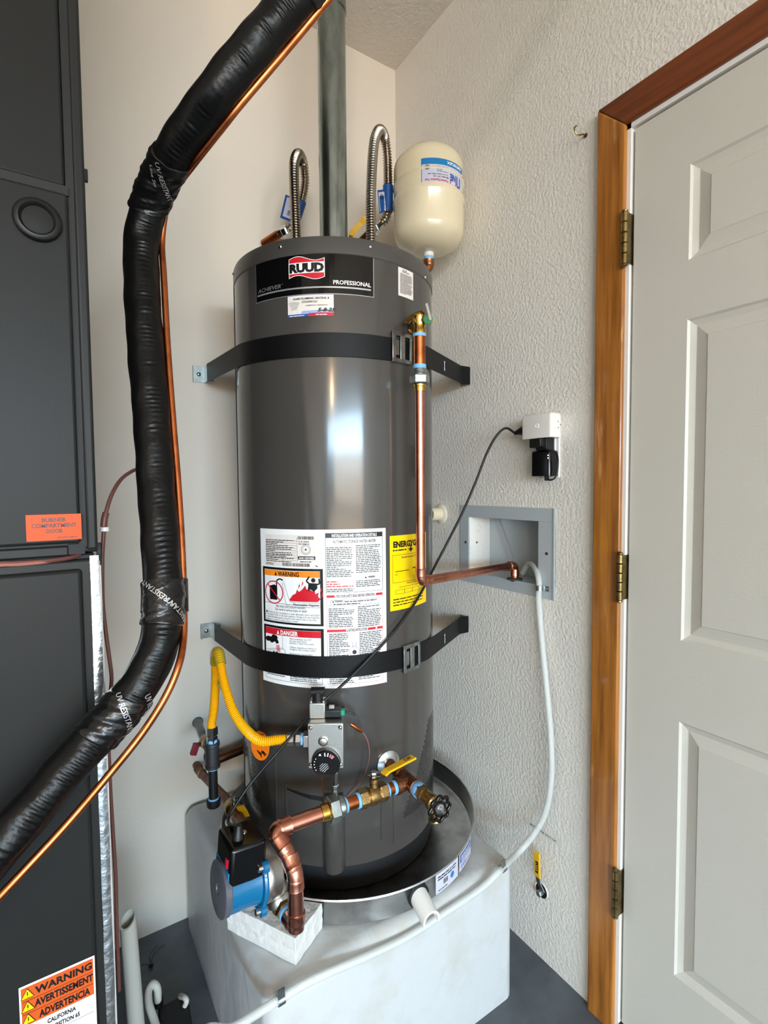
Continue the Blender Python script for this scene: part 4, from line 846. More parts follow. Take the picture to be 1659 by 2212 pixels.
P = [Vector((N2.x, N2.y, HT+0.045)), atD(801, 450, 1.365), atD(802, 400, 1.37), atD(805, 340, 1.375), atD(810, 300, 1.385), atD(820, 281, 1.41), atD(830, 295, 1.45), atD(836, 330, 1.48), atD(838, 380, 1.50), atD(838, 430, 1.51), atD(837, 457, 1.515), atD(832, 474, 1.52), atD(824, 482, 1.525)]
flex(f2, P, 0.0118, 0.0020, 0.0070, 'stainless_flex')
zz = MB(); zz.lathe((N2.x, N2.y, HT+0.002), UPZ, [(0, 0.0165), (0.004, 0.0165), (0.007, 0.0145), (0.022, 0.0140), (0.024, 0.0125), (0.05, 0.0105)], 24); zz.build('swivel_nut', 'chrome', f2)
MB().lathe((N2.x, N2.y, HT+0.026), UPZ, [(0, 0.0128), (0.005, 0.0132), (0.007, 0.0122)], 20).build('nut_washer', 'white_plastic', f2)
MB().tube([atD(838, 401, 1.503), atD(838, 430, 1.51), atD(837.5, 458, 1.515)], 0.0150, 20).build('blue_sleeve', 'tag_blue', f2, label='blue plastic sleeve')
tagsheet(f2, [(815, 411), (830, 409), (830, 458), (820, 461)], [1.50, 1.495, 1.50, 1.505])
nn = MB(); nn.cyl(atD(826, 481, 1.522), atD(818, 489, 1.53), 0.0085, 16); nn.hexa(atD(818, 489, 1.53), atD(808, 497, 1.54), 0.0165); nn.build('swivel_nut', 'chrome', f2)
MB().cyl(atD(810, 495, 1.54), atD(775, 530, 1.57), 0.0142, 18).build('copper_stub', 'copper_dull', f2)
# yellow lever of the shutoff behind the heater top
yv = thing('shutoff_valve', 'brass shutoff valve with yellow lever behind the heater top', 'valve', atD(760, 520, 1.58))
lev = [atD(758, 512, 1.57), atD(764, 498, 1.57), atD(780, 482, 1.565), atD(788, 473, 1.56), atD(792, 471, 1.56)]
def strip(P, wv, th, name, m, parent, bevel=0.001):
    b = MB(); n = len(P); wv = Vector(wv).normalized(); vs = []
    for i in range(n):
        d = (P[min(i+1, n-1)]-P[max(i-1, 0)]).normalized(); nn = d.cross(wv).normalized(); ww = wv if True else wv
        for a_, c_ in ((-1, -1), (1, -1), (1, 1), (-1, 1)): vs.append(P[i]+wv*(a_*th[0]/2)+nn*(c_*th[1]/2))
    fs = [tuple(range(3, -1, -1)), tuple((n-1)*4+k for k in range(4))]
    for i in range(n-1):
        for k in range(4): fs.append((i*4+k, i*4+(k+1) % 4, (i+1)*4+(k+1) % 4, (i+1)*4+k))
    return b.add(vs, fs).build(name, m, parent, smooth=0, bevel=bevel)
lvw = (lev[3]-lev[1]).cross(CAM-lev[2]).normalized(); strip(lev, lvw, (0.017, 0.004), 'lever', 'yellow_grip', yv)
b = MB(); b.cyl(atD(752, 545, 1.57), atD(758, 510, 1.57), 0.006, 14); b.lathe(atD(752, 548, 1.57), (1, 0.2, 0), [(-0.03, 0.014), (-0.02, 0.018), (0, 0.02), (0.02, 0.018), (0.03, 0.014)], 18); b.build('body', 'brass_cast', yv)
# ------------------------------------------------------------------ expansion tank
EC = Vector((-0.128, -0.352)); ER = 0.1005
def zat(u, v, c):
    d = ray(u, v); t = ((c.x-CAM.x)*d.x+(c.y-CAM.y)*d.y)/(d.x*d.x+d.y*d.y); return CAM.z+d.z*t
zt_, zb_ = zat(927, 316, EC)-0.012, zat(927, 556, EC)+0.012
et = thing('expansion_tank', 'cream pressure tank with upside-down blue label beside the corner', 'tank', (EC.x, EC.y, zb_))
Ht = zt_-zb_; pr = []
for i in range(9): a = PI/2*i/8; pr.append((0.052*(1-math.cos(a)), ER*(0.18+0.82*math.sin(a))))
k1, k2 = zat(927, 448, EC)-zb_, zat(927, 408, EC)-zb_-0.034
pr += [(k1-0.006, ER), (k1, ER+0.0034), (k1+0.010, ER+0.0034), (k1+0.016, ER), (k2+0.03, ER), (k2+0.034, ER+0.0026), (k2+0.040, ER)]
for i in range(9): a = PI/2*i/8; pr.append((Ht-0.060+0.060*math.sin(a), ER*(0.0+1.0*math.cos(a)) if i < 8 else 0.0))
MB().lathe((EC.x, EC.y, zb_), UPZ, pr, 72).build('shell', 'cream_tank', et, smooth=40)
zf_ = zb_; MB().lathe((EC.x, EC.y, zf_-0.012), UPZ, [(0, 0.0125), (0.002, 0.0145), (0.014, 0.0145)], 20).build('collar', 'white_plastic', et)
MB().lathe((EC.x, EC.y, zf_-0.020), UPZ, [(0, 0.013), (0.009, 0.0138)], 20).build('thread_tape', 'blue_tape', et)
ec = Vector((EC.x, EC.y, zf_-0.045)); ed = (Vector((HC.x, HC.y+0.08))-EC).normalized(); edv = Vector((ed.x, ed.y, -0.25)).normalized()
elbow(ec, UPZ, edv, 0.0135, 0.014, 'elbow', 'brass_red', et, cup=0.012); MB().cyl(ec+edv*0.02, ec+edv*0.11, 0.0125, 18).build('nipple', 'copper_dull', et)
# label, upside down
def dirTo(u, v):
    d = ray(u, v); oc = Vector((CAM.x-EC.x, CAM.y-EC.y)); a = d.x*d.x+d.y*d.y; b_ = 2*(oc.x*d.x+oc.y*d.y); c = oc.x**2+oc.y**2-ER*ER; t = (-b_-math.sqrt(max(b_*b_-4*a*c, 0)))/(2*a); q = CAM+d*t; return math.atan2(q.y-EC.y, q.x-EC.x), q.z
a0, z_a = dirTo(911, 344); a1, _ = dirTo(997, 380); _, z_b = dirTo(911.5, 400)
S = Sheet(lambda u, v, h: Vector((EC.x+(ER+0.0006+h)*math.cos(a0+u/ER), EC.y+(ER+0.0006+h)*math.sin(a0+u/ER), z_b+v))); w = (a1-a0)*ER; h = z_a-z_b
S.grid('print_navy', -0.0015, -0.0015, w+0.0015, h+0.0015, 0, 0.008); S.grid('tag_lilac', 0, 0, w, h*0.78, 0.0004, 0.008); S.grid('print_blue', 0, h*0.78, w, h, 0.0004, 0.008)
S.text('print_white', 'AMTIFLEX', w*0.94, h*0.955, h*0.10, w*0.42, 0.0008, 0.03, rot=PI)
S.text('print_red', 'Thermal Expansion Tank', w*0.55, h*0.215, h*0.085, w*0.49, 0.0008, 0.03, rot=PI); S.text('print_black', 'Model: XT (2)', w*0.55, h*0.34, h*0.06, w*0.32, 0.0008, 0.02, rot=PI)
S.fine('print_grey', w*0.12, h*0.47, w*0.55, h*0.38, h*0.085, 0.0008, seed=3); S.fine('print_grey', w*0.30, h*0.74, w*0.55, h*0.48, h*0.06, 0.0008, seed=5); S.disc('print_grey', w*0.11, h*0.66, h*0.10, 0.0008, 20)
S.text('print_navy', 'NE', w*0.745, h*0.50, h*0.24, w*0.155, 0.0008, 0.05, rot=PI); S.text('print_navy', 'U', w*0.765, h*0.09, h*0.42, w*0.13, 0.0008, 0.04); S.grid('print_red', w*0.59, h*0.13, w*0.76, h*0.24, 0.0007); S.fine('print_white', w*0.61, h*0.22, w*0.74, h*0.15, h*0.07, 0.001, seed=7)
sheet_part(S, 'tank_label', {}, et, 'blue and white label, upside down')
# ------------------------------------------------------------------ recirculation piping at the tank drain port
P0 = onCyl(838, 1648); z0 = P0.z; N_ = Vector((-0.04, -0.999, 0)).normalized(); T_ = Vector((N_.y, -N_.x, 0))   # T_ points to the pump side (-X)
if T_.x > 0: T_ = -T_
ep = P0.copy(); ean = Vector((P0.x-HC.x, P0.y-HC.y, 0)).normalized()
MB().lathe(P0-ean*0.001, ean, [(0, 0.030), (0.0040, 0.0295), (0.0095, 0.019), (0.0100, 0.0135), (0.004, 0.013)], 40).build('drain_escutcheon', 'steel', wh, label='silver escutcheon ring')
rp = thing('recirculation_pipe', 'copper and brass piping with yellow lever valve across the heater front', 'pipe', P0)
J = P0+N_*0.090; J.z = z0
MB().cyl(P0, P0+N_*0.070, 0.0125, 20).build('nipple', 'brass_red', rp)
t = MB(); t.lathe(P0+N_*0.052, N_, [(0, 0.0168), (0.008, 0.0172), (0.010, 0.0155), (0.055, 0.0155), (0.057, 0.0172), (0.066, 0.0172), (0.067, 0.0150)], 26); t.lathe(J, T_, [(0, 0.0150), (0.024, 0.0150), (0.026, 0.0172), (0.035, 0.0172), (0.036, 0.015)], 26)
t.build('tee', 'brass_red', rp, smooth=35)
def tapering(c, d, s, L, r, name='thread_tape', m='blue_tape', parent=rp):
    d = Vector(d); MB().lathe(c+d*s, d, [(0, r*0.97), (L*.2, r*1.04), (L*.8, r*1.04), (L, r*0.97)], 22).build(name, m, parent)
tapering(J, T_, 0.035, 0.008, 0.0140); MB().cyl(J+T_*0.030, J+T_*0.075, 0.0125, 20).build('nipple', 'copper_raw', rp); tapering(J, T_, 0.054, 0.008, 0.0140)
vc = J+T_*0.088
bv = MB(); bv.lathe(J+T_*0.060, T_, [(0, 0.0175), (0.018, 0.0175), (0.020, 0.0160), (0.022, 0.0190), (0.032, 0.0205), (0.042, 0.0190), (0.044, 0.0160), (0.046, 0.0175), (0.064, 0.0175)], 8 if False else 24); bv.lathe(vc+UPZ*0.014, UPZ, [(0, 0.0095), (0.012, 0.009), (0.014, 0.0105), (0.022, 0.0105), (0.023, 0.006), (0.034, 0.006)], 20)
for s_ in (0.060, 0.106): bv.hexa(J+T_*s_, J+T_*(s_+0.018), 0.0200)
bvo = bv.build('ball_valve', 'brass_cast', rp, smooth=30)
nt_ = MB(); nt_.hexa(vc+UPZ*0.042, vc+UPZ*0.049, 0.0078); nt_.build('stem_nut', 'chrome', bvo)
lv0 = vc+UPZ*0.040; L1 = onCyl(829, 1672, HR+0.088); L1.z = lv0.z+0.020
def levP(u, v, z): 
    q = onZ(u, v, z); return q
zl = lv0.z
P = [lv0-T_*-0.010, lv0-T_*0.014, levP(826, 1675, zl+0.016), levP(836, 1665, zl+0.021), levP(894, 1635, zl+0.021)]
ld = (P[-1]-P[-2]); wv = Vector((ld.y, -ld.x, 0)).normalized()
strip([P[0], P[1], P[2]], wv, (0.016, 0.0025), 'lever_shank', 'steel', bvo, 0.0005)
strip([P[2].lerp(P[3], .2), P[3], P[3].lerp(P[4], .5), P[4]], wv, (0.0175, 0.0052), 'lever_grip', 'yellow_grip', bvo, 0.0018)
SL = Sheet(plane_fn(P[3]+Vector((0, 0, 0.0029)), ld.normalized(), UPZ.cross(ld).normalized(), UPZ)); SL.text('print_black', 'CW', ld.length*.62, -0.004, 0.008, 0.020, 0.0003, 0.03)
for m, bb in SL.layers.items(): bb.build('lever_print', m, bvo, smooth=0)
tapering(J, T_, 0.122, 0.008, 0.0152); MB().cyl(J+T_*0.118, J+T_*0.165, 0.0133, 20).build('nipple', 'copper_raw', rp); tapering(J, T_, 0.153, 0.008, 0.0152)
un = MB(); un.lathe(J+T_*0.158, T_, [(0, 0.0165), (0.004, 0.0195), (0.010, 0.0195), (0.014, 0.0185)], 24); un.hexa(J+T_*0.172, J+T_*0.192, 0.0265); un.build('union_nut', 'zinc', rp, smooth=25)
MB().lathe(J+T_*0.191, T_, [(0, 0.0175), (0.003, 0.0185), (0.004, 0.0165), (0.018, 0.0158), (0.019, 0.0145)], 24).build('union_tail', 'brass', rp)
r3b = 0.0143
A1 = J+T_*0.208; A2 = J+T_*0.305; A2.z = z0
e_ = A2
drp = onCyl(640, 1900, 0.42); 
B1 = Vector((e_.x+0.004, e_.y-0.012, e_.z-0.040)); 
MB().cyl(A1, A2-T_*0.016, r3b, 24).build('pipe', 'copper', rp)
zb = onZ(638, 2008, SZ+0.075).z
Bx = onZ(632, 1880, SZ+0.20)
Q0 = A2; Q1 = atD(621, 1838, (A2-CAM).dot(FW)-0.012); Q2 = atD(638, 1885, (A2-CAM).dot(FW)-0.030); Q3 = Vector((Q2.x, Q2.y, 0)); 
d2 = ray(640, 2006); tt = ((Q2.x-CAM.x)*FW.x+(Q2.y-CAM.y)*FW.y)/(d2.x*FW.x+d2.y*FW.y); Q3 = Vector((Q2.x, Q2.y, CAM.z+d2.z*tt))
dA = (Q1-Q0).normalized(); elbow(Q0, -T_, dA, r3b, 0.016, 'elbow', 'copper', rp, cup=0.018)
dB = (Q2-Q1).normalized(); elbow(Q1+(Q2-Q1)*0.28, (Q0-Q1).normalized(), (Q2-Q1).normalized(), r3b, 0.014, 'elbow', 'copper', rp, cup=0.006)
MB().cyl(Q1+(Q2-Q1)*0.3, Q2, r3b, 22).build('pipe', 'copper', rp)
elbow(Q2, (Q1-Q2).normalized(), -UPZ, r3b, 0.014, 'elbow', 'copper', rp, cup=0.014)
MB().cyl(Q2-UPZ*0.02, Q3, r3b, 24).build('pipe', 'copper', rp)
PUMP = atD(592, 1888, 1.015)        # volute centre
port = atD(606, 1945, 1.00)
dC = (port-Q3).normalized(); elbow(Q3, UPZ, dC, r3b, 0.016, 'elbow', 'copper', rp, cup=0.016)
tapering(Q3, dC, 0.034, 0.010, 0.0165); 
ch = MB(); L = (port-Q3).length
ch.hexa(Q3+dC*0.042, Q3+dC*(L*0.72), 0.0200); ch.lathe(Q3+dC*(L*0.70), dC, [(0, 0.0165), (0.006, 0.0165), (0.010, 0.022), (0.030, 0.023)], 22); ch.build('check_fitting', 'brass_cast', rp, smooth=30)
# ------------------------------------------------------------------ drain valve with black handwheel
dv = thing('drain_valve', 'brass hose drain valve with black handwheel above the pan', 'valve', J)
tapering(P0+N_*0.118, N_, 0.0, 0.016, 0.0158, parent=dv)
b = MB(); V0 = P0+N_*0.130; b.hexa(V0, V0+N_*0.020, 0.0165); b.cyl(V0+N_*0.015, V0+N_*0.045, 0.0135, 20); b.lathe(V0+N_*0.040, N_, [(0, 0.013), (0.004, 0.0165), (0.012, 0.0165), (0.016, 0.0095), (0.026, 0.0085)], 22); b.lathe(V0+N_*0.042, (0.0, -0.45, -1), [(0, 0.011), (0.016, 0.012), (0.026, 0.0135), (0.030, 0.0155), (0.037, 0.0155), (0.037, 0.011)], 20)
b.build('body', 'brass_cast', dv, smooth=35)
hw_c = onCyl(940, 1741, 0.485); hn = Vector((-0.25, -1, 0.15)).normalized(); hw_c = V0+N_*0.070; hn = N_
hwm = MB(); A_, B_, _ = frame(hn); n = 64
pts = [hw_c+(A_*math.cos(2*PI*i/n)+B_*math.sin(2*PI*i/n))*(0.0235+0.0022*math.cos(8*2*PI*i/n)) for i in range(n+1)]; hwm.tube(pts, 0.0034, 10, cap=False)
hwm.torus(hw_c, hn, 0.0125, 0.0030, 32, 8)
for i in range(8): 
    a = 2*PI*(i+0.5)/8; hwm.cyl(hw_c+(A_*math.cos(a)+B_*math.sin(a))*0.0125, hw_c+(A_*math.cos(a)+B_*math.sin(a))*0.022, 0.0022, 8)
hwm.build('handwheel', 'black_gloss', dv, label='black handwheel')
MB().lathe(hw_c-hn*0.002, hn, [(0, 0.0122), (0.003, 0.0118), (0.004, 0.005), (0.006, 0.0048), (0.007, 0)], 24).build('wheel_plate', 'steel', dv)
# ------------------------------------------------------------------ circulation pump
pm = thing('circulation_pump', 'blue circulation pump with black control box above the foam block', 'pump', PUMP)
back = atD(470, 1921, 0.948); flg = atD(556, 1889, 0.992); ax = (back-flg).normalized(); Lm = (back-flg).length
fr_a = ax; side = UPZ.cross(ax).normalized(); upv = ax.cross(side).normalized()
R4 = Matrix((ax, side, upv)).transposed(); mr = 0.047
def pp(a_, s_, u_): return flg+ax*a_+side*s_+upv*u_
mo = MB(); prof = []
poly = []
for i in range(40):
    t_ = 2*PI*i/40; poly.append((mr*math.cos(t_), mr*math.sin(t_)))
mo.lathe(flg+ax*0.006, ax, [(0, mr*1.02), (0.006, mr*1.0), (0.02, mr*0.97), (Lm-0.02, mr*0.98), (Lm-0.012, mr*1.0)], 48); mo.box(pp(Lm*.5, 0, mr*0.5), (Lm*0.86, mr*1.5, mr*1.0), R4)
mo.build('motor_housing', 'pump_blue', pm, smooth=40, bevel=0.002)
fl_ = MB(); fl_.lathe(flg-ax*0.002, ax, [(0, mr*1.16), (0.004, mr*1.2), (0.008, mr*1.16)], 48)
for (s_, u_) in ((1, 1), (1, -1), (-1, 1), (-1, -1)): fl_.lathe(pp(-0.002, s_*mr*0.86, u_*mr*0.86), ax, [(0, 0.011), (0.010, 0.011), (0.011, 0.009)], 16)
fl_.build('flange', 'pump_blue', pm, smooth=40)
for (s_, u_) in ((1, 1), (1, -1), (-1, 1), (-1, -1)): MB().lathe(pp(0.009, s_*mr*0.86, u_*mr*0.86), ax, [(0, 0.0065), (0.007, 0.0065), (0.008, 0.0055), (0.006, 0.003)], 14).build('bolt', 'steel', pm)
MB().lathe(pp(Lm-0.013, 0, 0), ax, [(0, mr*1.0), (0.001, mr*1.02), (0.012, mr*1.02), (0.013, mr*0.98), (0.013, mr*0.2), (0.011, mr*0.18), (0.011, 0)], 48).build('end_plate', 'pump_plate', pm, label='grey end plate')
vo = MB(); vo.lathe(flg-ax*0.040, ax, [(0, mr*0.75), (0.006, mr*1.0), (0.022, mr*1.08), (0.036, mr*1.10), (0.039, mr*1.06)], 48)
pdir = (port-pp(-0.022, 0, 0)); up2 = atD(545, 1818, 1.06)
vo.cyl(pp(-0.022, 0, 0), port+(port-pp(-0.022, 0, 0)).normalized()*0.001, 0.0225, 26); vo.lathe(port-pdir.normalized()*0.016, pdir, [(0, 0.024), (0.003, 0.026), (0.015, 0.026), (0.018, 0.023)], 26)
ud = (up2-pp(-0.022, 0, 0)).normalized(); vo.cyl(pp(-0.022, 0, 0), pp(-0.022, 0, 0)+ud*0.080, 0.0225, 26, r1=0.019)
vo.build('volute', 'cast_alloy', pm, smooth=40)
cb = rounded = MB(); ccx = Lm*0.47
cb.box(pp(Lm*0.46, 0.0, mr*1.18), (Lm*0.90, 0.080, 0.072), R4)
cb.build('control_box', 'black_gloss', pm, bevel=0.007, label='black control box')
MB().lathe(pp(Lm*0.42, 0.0, mr*1.18+0.036), upv, [(0, 0.0055), (0.002, 0.0052), (0.003, 0.003), (0.0025, 0)], 14).build('cover_screw', 'steel', pm)
MB().box(pp(Lm*0.915, 0.022, mr*1.25), (0.004, 0.010, 0.016), R4).build('indicator', 'red_light', pm, bevel=0.001, label='red indicator')
CG = pp(Lm*0.62, 0.010, mr*1.18+0.036); MB().lathe(CG-upv*0.004, upv, [(0, 0.012), (0.010, 0.011), (0.018, 0.008), (0.028, 0.006)], 16).build('cord_gland', 'black_rubber', pm)
# ------------------------------------------------------------------ return piping behind the pump, with small yellow lever
rt = thing('return_pipe', 'dark copper return pipe from the wall to the pump with small yellow lever valve', 'pipe', up2)
w0 = onY(424, 1652, 0.0); k0 = Vector((w0.x, -0.045, w0.z)); c1 = atD(500, 1738, 1.28); c2 = atD(522, 1775, 1.20); c3 = up2.copy()
MB().cyl(w0, k0, 0.0112, 18).build('wall_stub', 'copper_dull', rt); elbow(k0, (0, 1, 0), (c1-k0).normalized(), 0.0112, 0.012, 'elbow', 'copper_dull', rt, cup=0.010)
MB().cyl(k0, c1, 0.0112, 18).build('pipe', 'copper_dull', rt)
dd = (c2-c1).normalized(); q = MB(); q.lathe(c1-dd*0.005, dd, [(0, 0.016), (0.014, 0.018), (0.02, 0.021), (0.034, 0.021), (0.040, 0.017), (0.055, 0.016)], 20); q.build('ball_valve', 'brass_cast', rt)
lp0 = atD(508, 1732, 1.25); strip([atD(508, 1728, 1.24), atD(516, 1740, 1.23)], (0.8, -0.5, 0), (0.014, 0.003), 'lever_shank', 'steel', rt); g_ = strip([atD(517, 1740, 1.235), atD(524, 1750, 1.23), atD(531, 1765, 1.225)], (0.8, -0.5, 0.2), (0.020, 0.005), 'lever_grip', 'yellow_grip', rt, 0.0015)
lt = MB(); sp = atD(505, 1726, 1.245); lt.hexa(sp, sp+Vector((-0.003, -0.004, 0.008)), 0.007); lt.cyl(sp-Vector((0, 0, 0.018)), sp, 0.005, 12); lt.build('stem_nut', 'chrome', rt)
MB().tube(catmull([c1+dd*0.05, c2, atD(535, 1800, 1.12), c3], 6), 0.0115, 16).build('lower_pipe', 'copper_dull', rt)
u2 = MB(); ee = (c3-pp(-0.022, 0, 0)).normalized(); u2.hexa(pp(-0.022, 0, 0)+ee*0.078, pp(-0.022, 0, 0)+ee*0.102, 0.021); u2.build('union_nut', 'brass_cast', rt)
MB().cyl(atD(496, 1775, 1.16), atD(513, 1815, 1.06), 0.010, 16).build('side_pipe', 'steel', rt)
# horizontal copper pipe along the wall behind
cpipe = thing('copper_pipe', 'copper pipe running along the wall behind the gas pipe', 'pipe', onY(500, 1625, -0.06))
MB().cyl(onY(455, 1646, -0.055), onY(590, 1590, -0.055), 0.0143, 18).build('pipe', 'copper_dull', cpipe); MB().cyl(onY(455, 1646, -0.055), onY(455, 1646, 0), 0.0143, 18).build('wall_stub', 'copper_dull', cpipe)
# ------------------------------------------------------------------ gas supply
GD = 1.235
gt = atD(459, 1640, GD)
gp = thing('gas_pipe', 'black iron gas drop with blue-taped joints and a red stopcock on the wall', 'pipe', gt)
def gz(v): return atD(459, v, GD).z
def G(v): return Vector((gt.x, gt.y, gz(v)))
rg = 0.0107
MB().cyl(G(1738), G(1655), rg, 20).build('drip_leg', 'black_iron', gp)
te = MB(); te.lathe(G(1658), UPZ, [(0, 0.0165), (0.001, 0.0178), (0.008, 0.0178), (0.010, 0.0160), (gz(1602)-gz(1658)-0.010, 0.0160), (gz(1602)-gz(1658)-0.008, 0.0178), (gz(1602)-gz(1658), 0.0175)], 24)
wallg = onY(427, 1560, 0.0); tg = Vector((wallg.x, wallg.y, gt.z)); gdir = (Vector((wallg.x, wallg.y, wallg.z))-gt).normalized()
te.lathe(gt, gdir, [(0, 0.0150), (0.018, 0.0155), (0.020, 0.0175), (0.029, 0.0175), (0.030, 0.012)], 22); te.build('tee', 'iron_fit', gp, smooth=35)
cp_ = MB(); cp_.lathe(G(1746), UPZ, [(0, 0.010), (0.002, 0.0145), (0.006, 0.0165), (0.018, 0.0168), (0.020, 0.0150)], 22); cp_.build('cap', 'black_iron', gp)
for v in (1733, 1662, 1603): MB().lathe(G(v), UPZ, [(0, rg*1.1), (0.002, rg*1.2), (0.007, rg*1.2), (0.009, rg*1.1)], 18).build('thread_tape', 'blue_tape', gp)
MB().cyl(gt, wallg, 0.0105, 18).build('wall_pipe', 'iron_fit', gp)
sc = gt.lerp(wallg, 0.42); s_ = MB(); s_.lathe(sc-gdir*0.022, gdir, [(0, 0.013), (0.010, 0.015), (0.022, 0.0165), (0.034, 0.015), (0.044, 0.013)], 18); s_.cyl(sc, sc+Vector((-0.022, -0.006, 0)), 0.006, 12); so = s_.build('stopcock', 'brass_aged', gp)
rh = sc+Vector((-0.030, -0.012, -0.006)); MB().box(rh, (0.016, 0.012, 0.030), Matrix.Rotation(0.35, 3, 'Y')).build('stopcock_handle', 'red_handle', so, bevel=0.002, label='dark red handle')
MB().lathe(wallg+Vector((0, -0.0005, 0)), (0, -1, 0), [(0, 0.016), (0.003, 0.0155), (0.004, 0.012)], 20).build('wall_ring', 'iron_fit', gp)
MB().cyl(gt.lerp(wallg, 0.62), gt.lerp(wallg, 0.985), 0.0145, 18).build('clear_sleeve', 'clear_sleeve', gp)
gh = thing('gas_hose', 'yellow corrugated gas hose looping from the black pipe to the gas valve', 'hose', G(1570))
nb = MB(); nb.hexa(G(1602), G(1588), 0.0135); nb.hexa(G(1586), G(1568), 0.0145); nb.build('end_nut', 'steel', gh, smooth=25)
inl = vp(-0.052, 0.048, -0.001); h1 = inl-VT*0.030
P = [G(1572), G(1560), atD(462, 1530, GD), atD(465, 1480, GD), atD(466, 1435, GD-0.003), atD(467, 1412, GD-0.015), atD(471, 1408, GD-0.035), atD(475, 1425, GD-0.048), atD(481, 1460, GD-0.055), atD(491, 1500, GD-0.065), atD(506, 1540, GD-0.08), atD(530, 1575, GD-0.10), atD(562, 1600, GD-0.125), h1-VT*0.025+Vector((0, 0, -0.0015)), h1]
q = resample(catmull(P, 14), 0.0011)
MB().tube(q, 0.0097, 16, rf=lambda f, i: 0.0097+0.0013*math.cos(2*PI*i/4.0)).build('corrugated_hose', 'yellow_flex', gh, smooth=80)
MB().tube(catmull([atD(466, 1432, GD-0.004), atD(467, 1411, GD-0.017), atD(472, 1412, GD-0.037), atD(476, 1436, GD-0.050)], 6), 0.0135, 16).build('clear_sleeve', 'sleeve', gh, label='clear yellow-green sleeve')
MB().box(atD(474, 1481, GD-0.03), (0.010, 0.008, 0.014)).build('hose_tie', 'sleeve', gh, bevel=0.002)
nb = MB(); nb.hexa(h1-VT*0.006, h1+VT*0.010, 0.0135); nb.hexa(h1+VT*0.013, h1+VT*0.026, 0.0140); nb.build('end_nut', 'steel', gh, smooth=25)
MB().lathe(h1+VT*0.024, VT, [(0, 0.0105), (0.001, 0.0125), (0.008, 0.0125), (0.009, 0.0105)], 18).build('thread_tape', 'blue_tape', gh)
# orange tag hanging on the hose
tc_ = onCyl(562, 1611, HR+0.030); cr = Vector((0.96, 0.05, 0.0)); 
tagn = (CAM-tc_).normalized(); tx = Vector((-tagn.y, tagn.x, 0)).normalized(); ty = Vector((-0.10, 0.0, 1)).normalized(); tx = (tx*0.75+tagn*0.6).normalized()
tag_ = MB(); tag_.prism([tc_+tx*(0.026*math.cos(2*PI*i/36))+ty*(0.036*math.sin(2*PI*i/36)) for i in range(36)], tagn*-0.0008); to = tag_.build('warning_tag', 'orange_tag', gh, smooth=0, label='round orange warning tag')
SG = Sheet(lambda u, v, h: tc_+tx*u+ty*v+tagn*(0.0006+h)); 
for (a_, b_) in (((-0.010, -0.010), (-0.002, -0.022)), ((-0.002, -0.022), (0.006, -0.014)), ((0.006, -0.014), (0.014, -0.024)), ((-0.004, -0.014), (0.000, -0.028)), ((0.002, -0.012), (0.010, -0.026))): SG.line('print_black', [a_, b_], 0.003, 0)
SG.fine('print_black', -0.016, 0.030, 0.014, 0.018, 0.006, 0, seed=3)
for m, bb in SG.layers.items(): bb.build('tag_print', m, to, smooth=0)
# ------------------------------------------------------------------ outlet box in the wall
ob = thing('outlet_box', 'grey metal wall box with open recess beside the discharge pipe', 'wall box', (0, -0.525, 1.10))
fy0, fy1, fz0, fz1 = -0.706, -0.345, 0.985, 1.221; iy0, iy1, iz0, iz1 = -0.652, -0.384, 1.018, 1.186
f = MB(); t = 0.003
def fbox(y0, y1, z0, z1): f.box2((-t, y0, z0), (-0.0005, y1, z1))
fbox(fy0, fy1, iz1, fz1); fbox(fy0, fy1, fz0, iz0); fbox(fy0, iy0, iz0, iz1); fbox(iy1, fy1, iz0, iz1)
f.box2((-0.005, fy0, fz0), (-0.0005, fy0+0.006, fz1)); f.build('face_frame', 'outlet_box', ob, bevel=0.0008, smooth=0)
r = MB(); D = 0.085
r.add([(0, iy0, iz0), (0, iy1, iz0), (0, iy1, iz1), (0, iy0, iz1), (D, iy0, iz0), (D, iy1, iz0), (D, iy1, iz1), (D, iy0, iz1)], [(4, 5, 6, 7), (0, 1, 5, 4), (1, 2, 6, 5), (2, 3, 7, 6), (3, 0, 4, 7)])
r.build('recess', 'box_inner', ob, smooth=0)
for (u, v) in ((1006, 1171), (1181, 1196)): MB().lathe(onX(u, v, -t), (-1, 0, 0), [(0, 0.0042), (0.001, 0.004), (0.002, 0.002), (0.0022, 0)], 12).build('screw', 'iron_fit', ob)
q = onX(1017, 1170, 0.02); MB().lathe((0.03, iy1, 1.105), (0, -1, 0), [(0, 0.0035), (0.002, 0.003), (0.0025, 0)], 10).build('screw', 'iron_fit', ob)
MB().torus((0.035, iy1-0.0006, 1.150), (0, -1, 0), 0.010, 0.0005, 24, 6, 0.4, 5.2).build('knockout', 'iron_fit', ob)
MB().prism([(D-0.0012, -0.425, iz1-0.004), (D-0.0012, -0.400, iz1-0.004), (D-0.0012, -0.478, iz0+0.01), (D-0.0012, -0.500, iz0+0.01)], (-0.002, 0, 0)).build('brace_strip', 'outlet_box', ob, smooth=0)
MB().lathe((e2.x, e2.y, iz0), UPZ, [(0, 0.022), (0.004, 0.021), (0.006, 0.012)], 22).build('drain_collar', 'dirt_dark', ob)
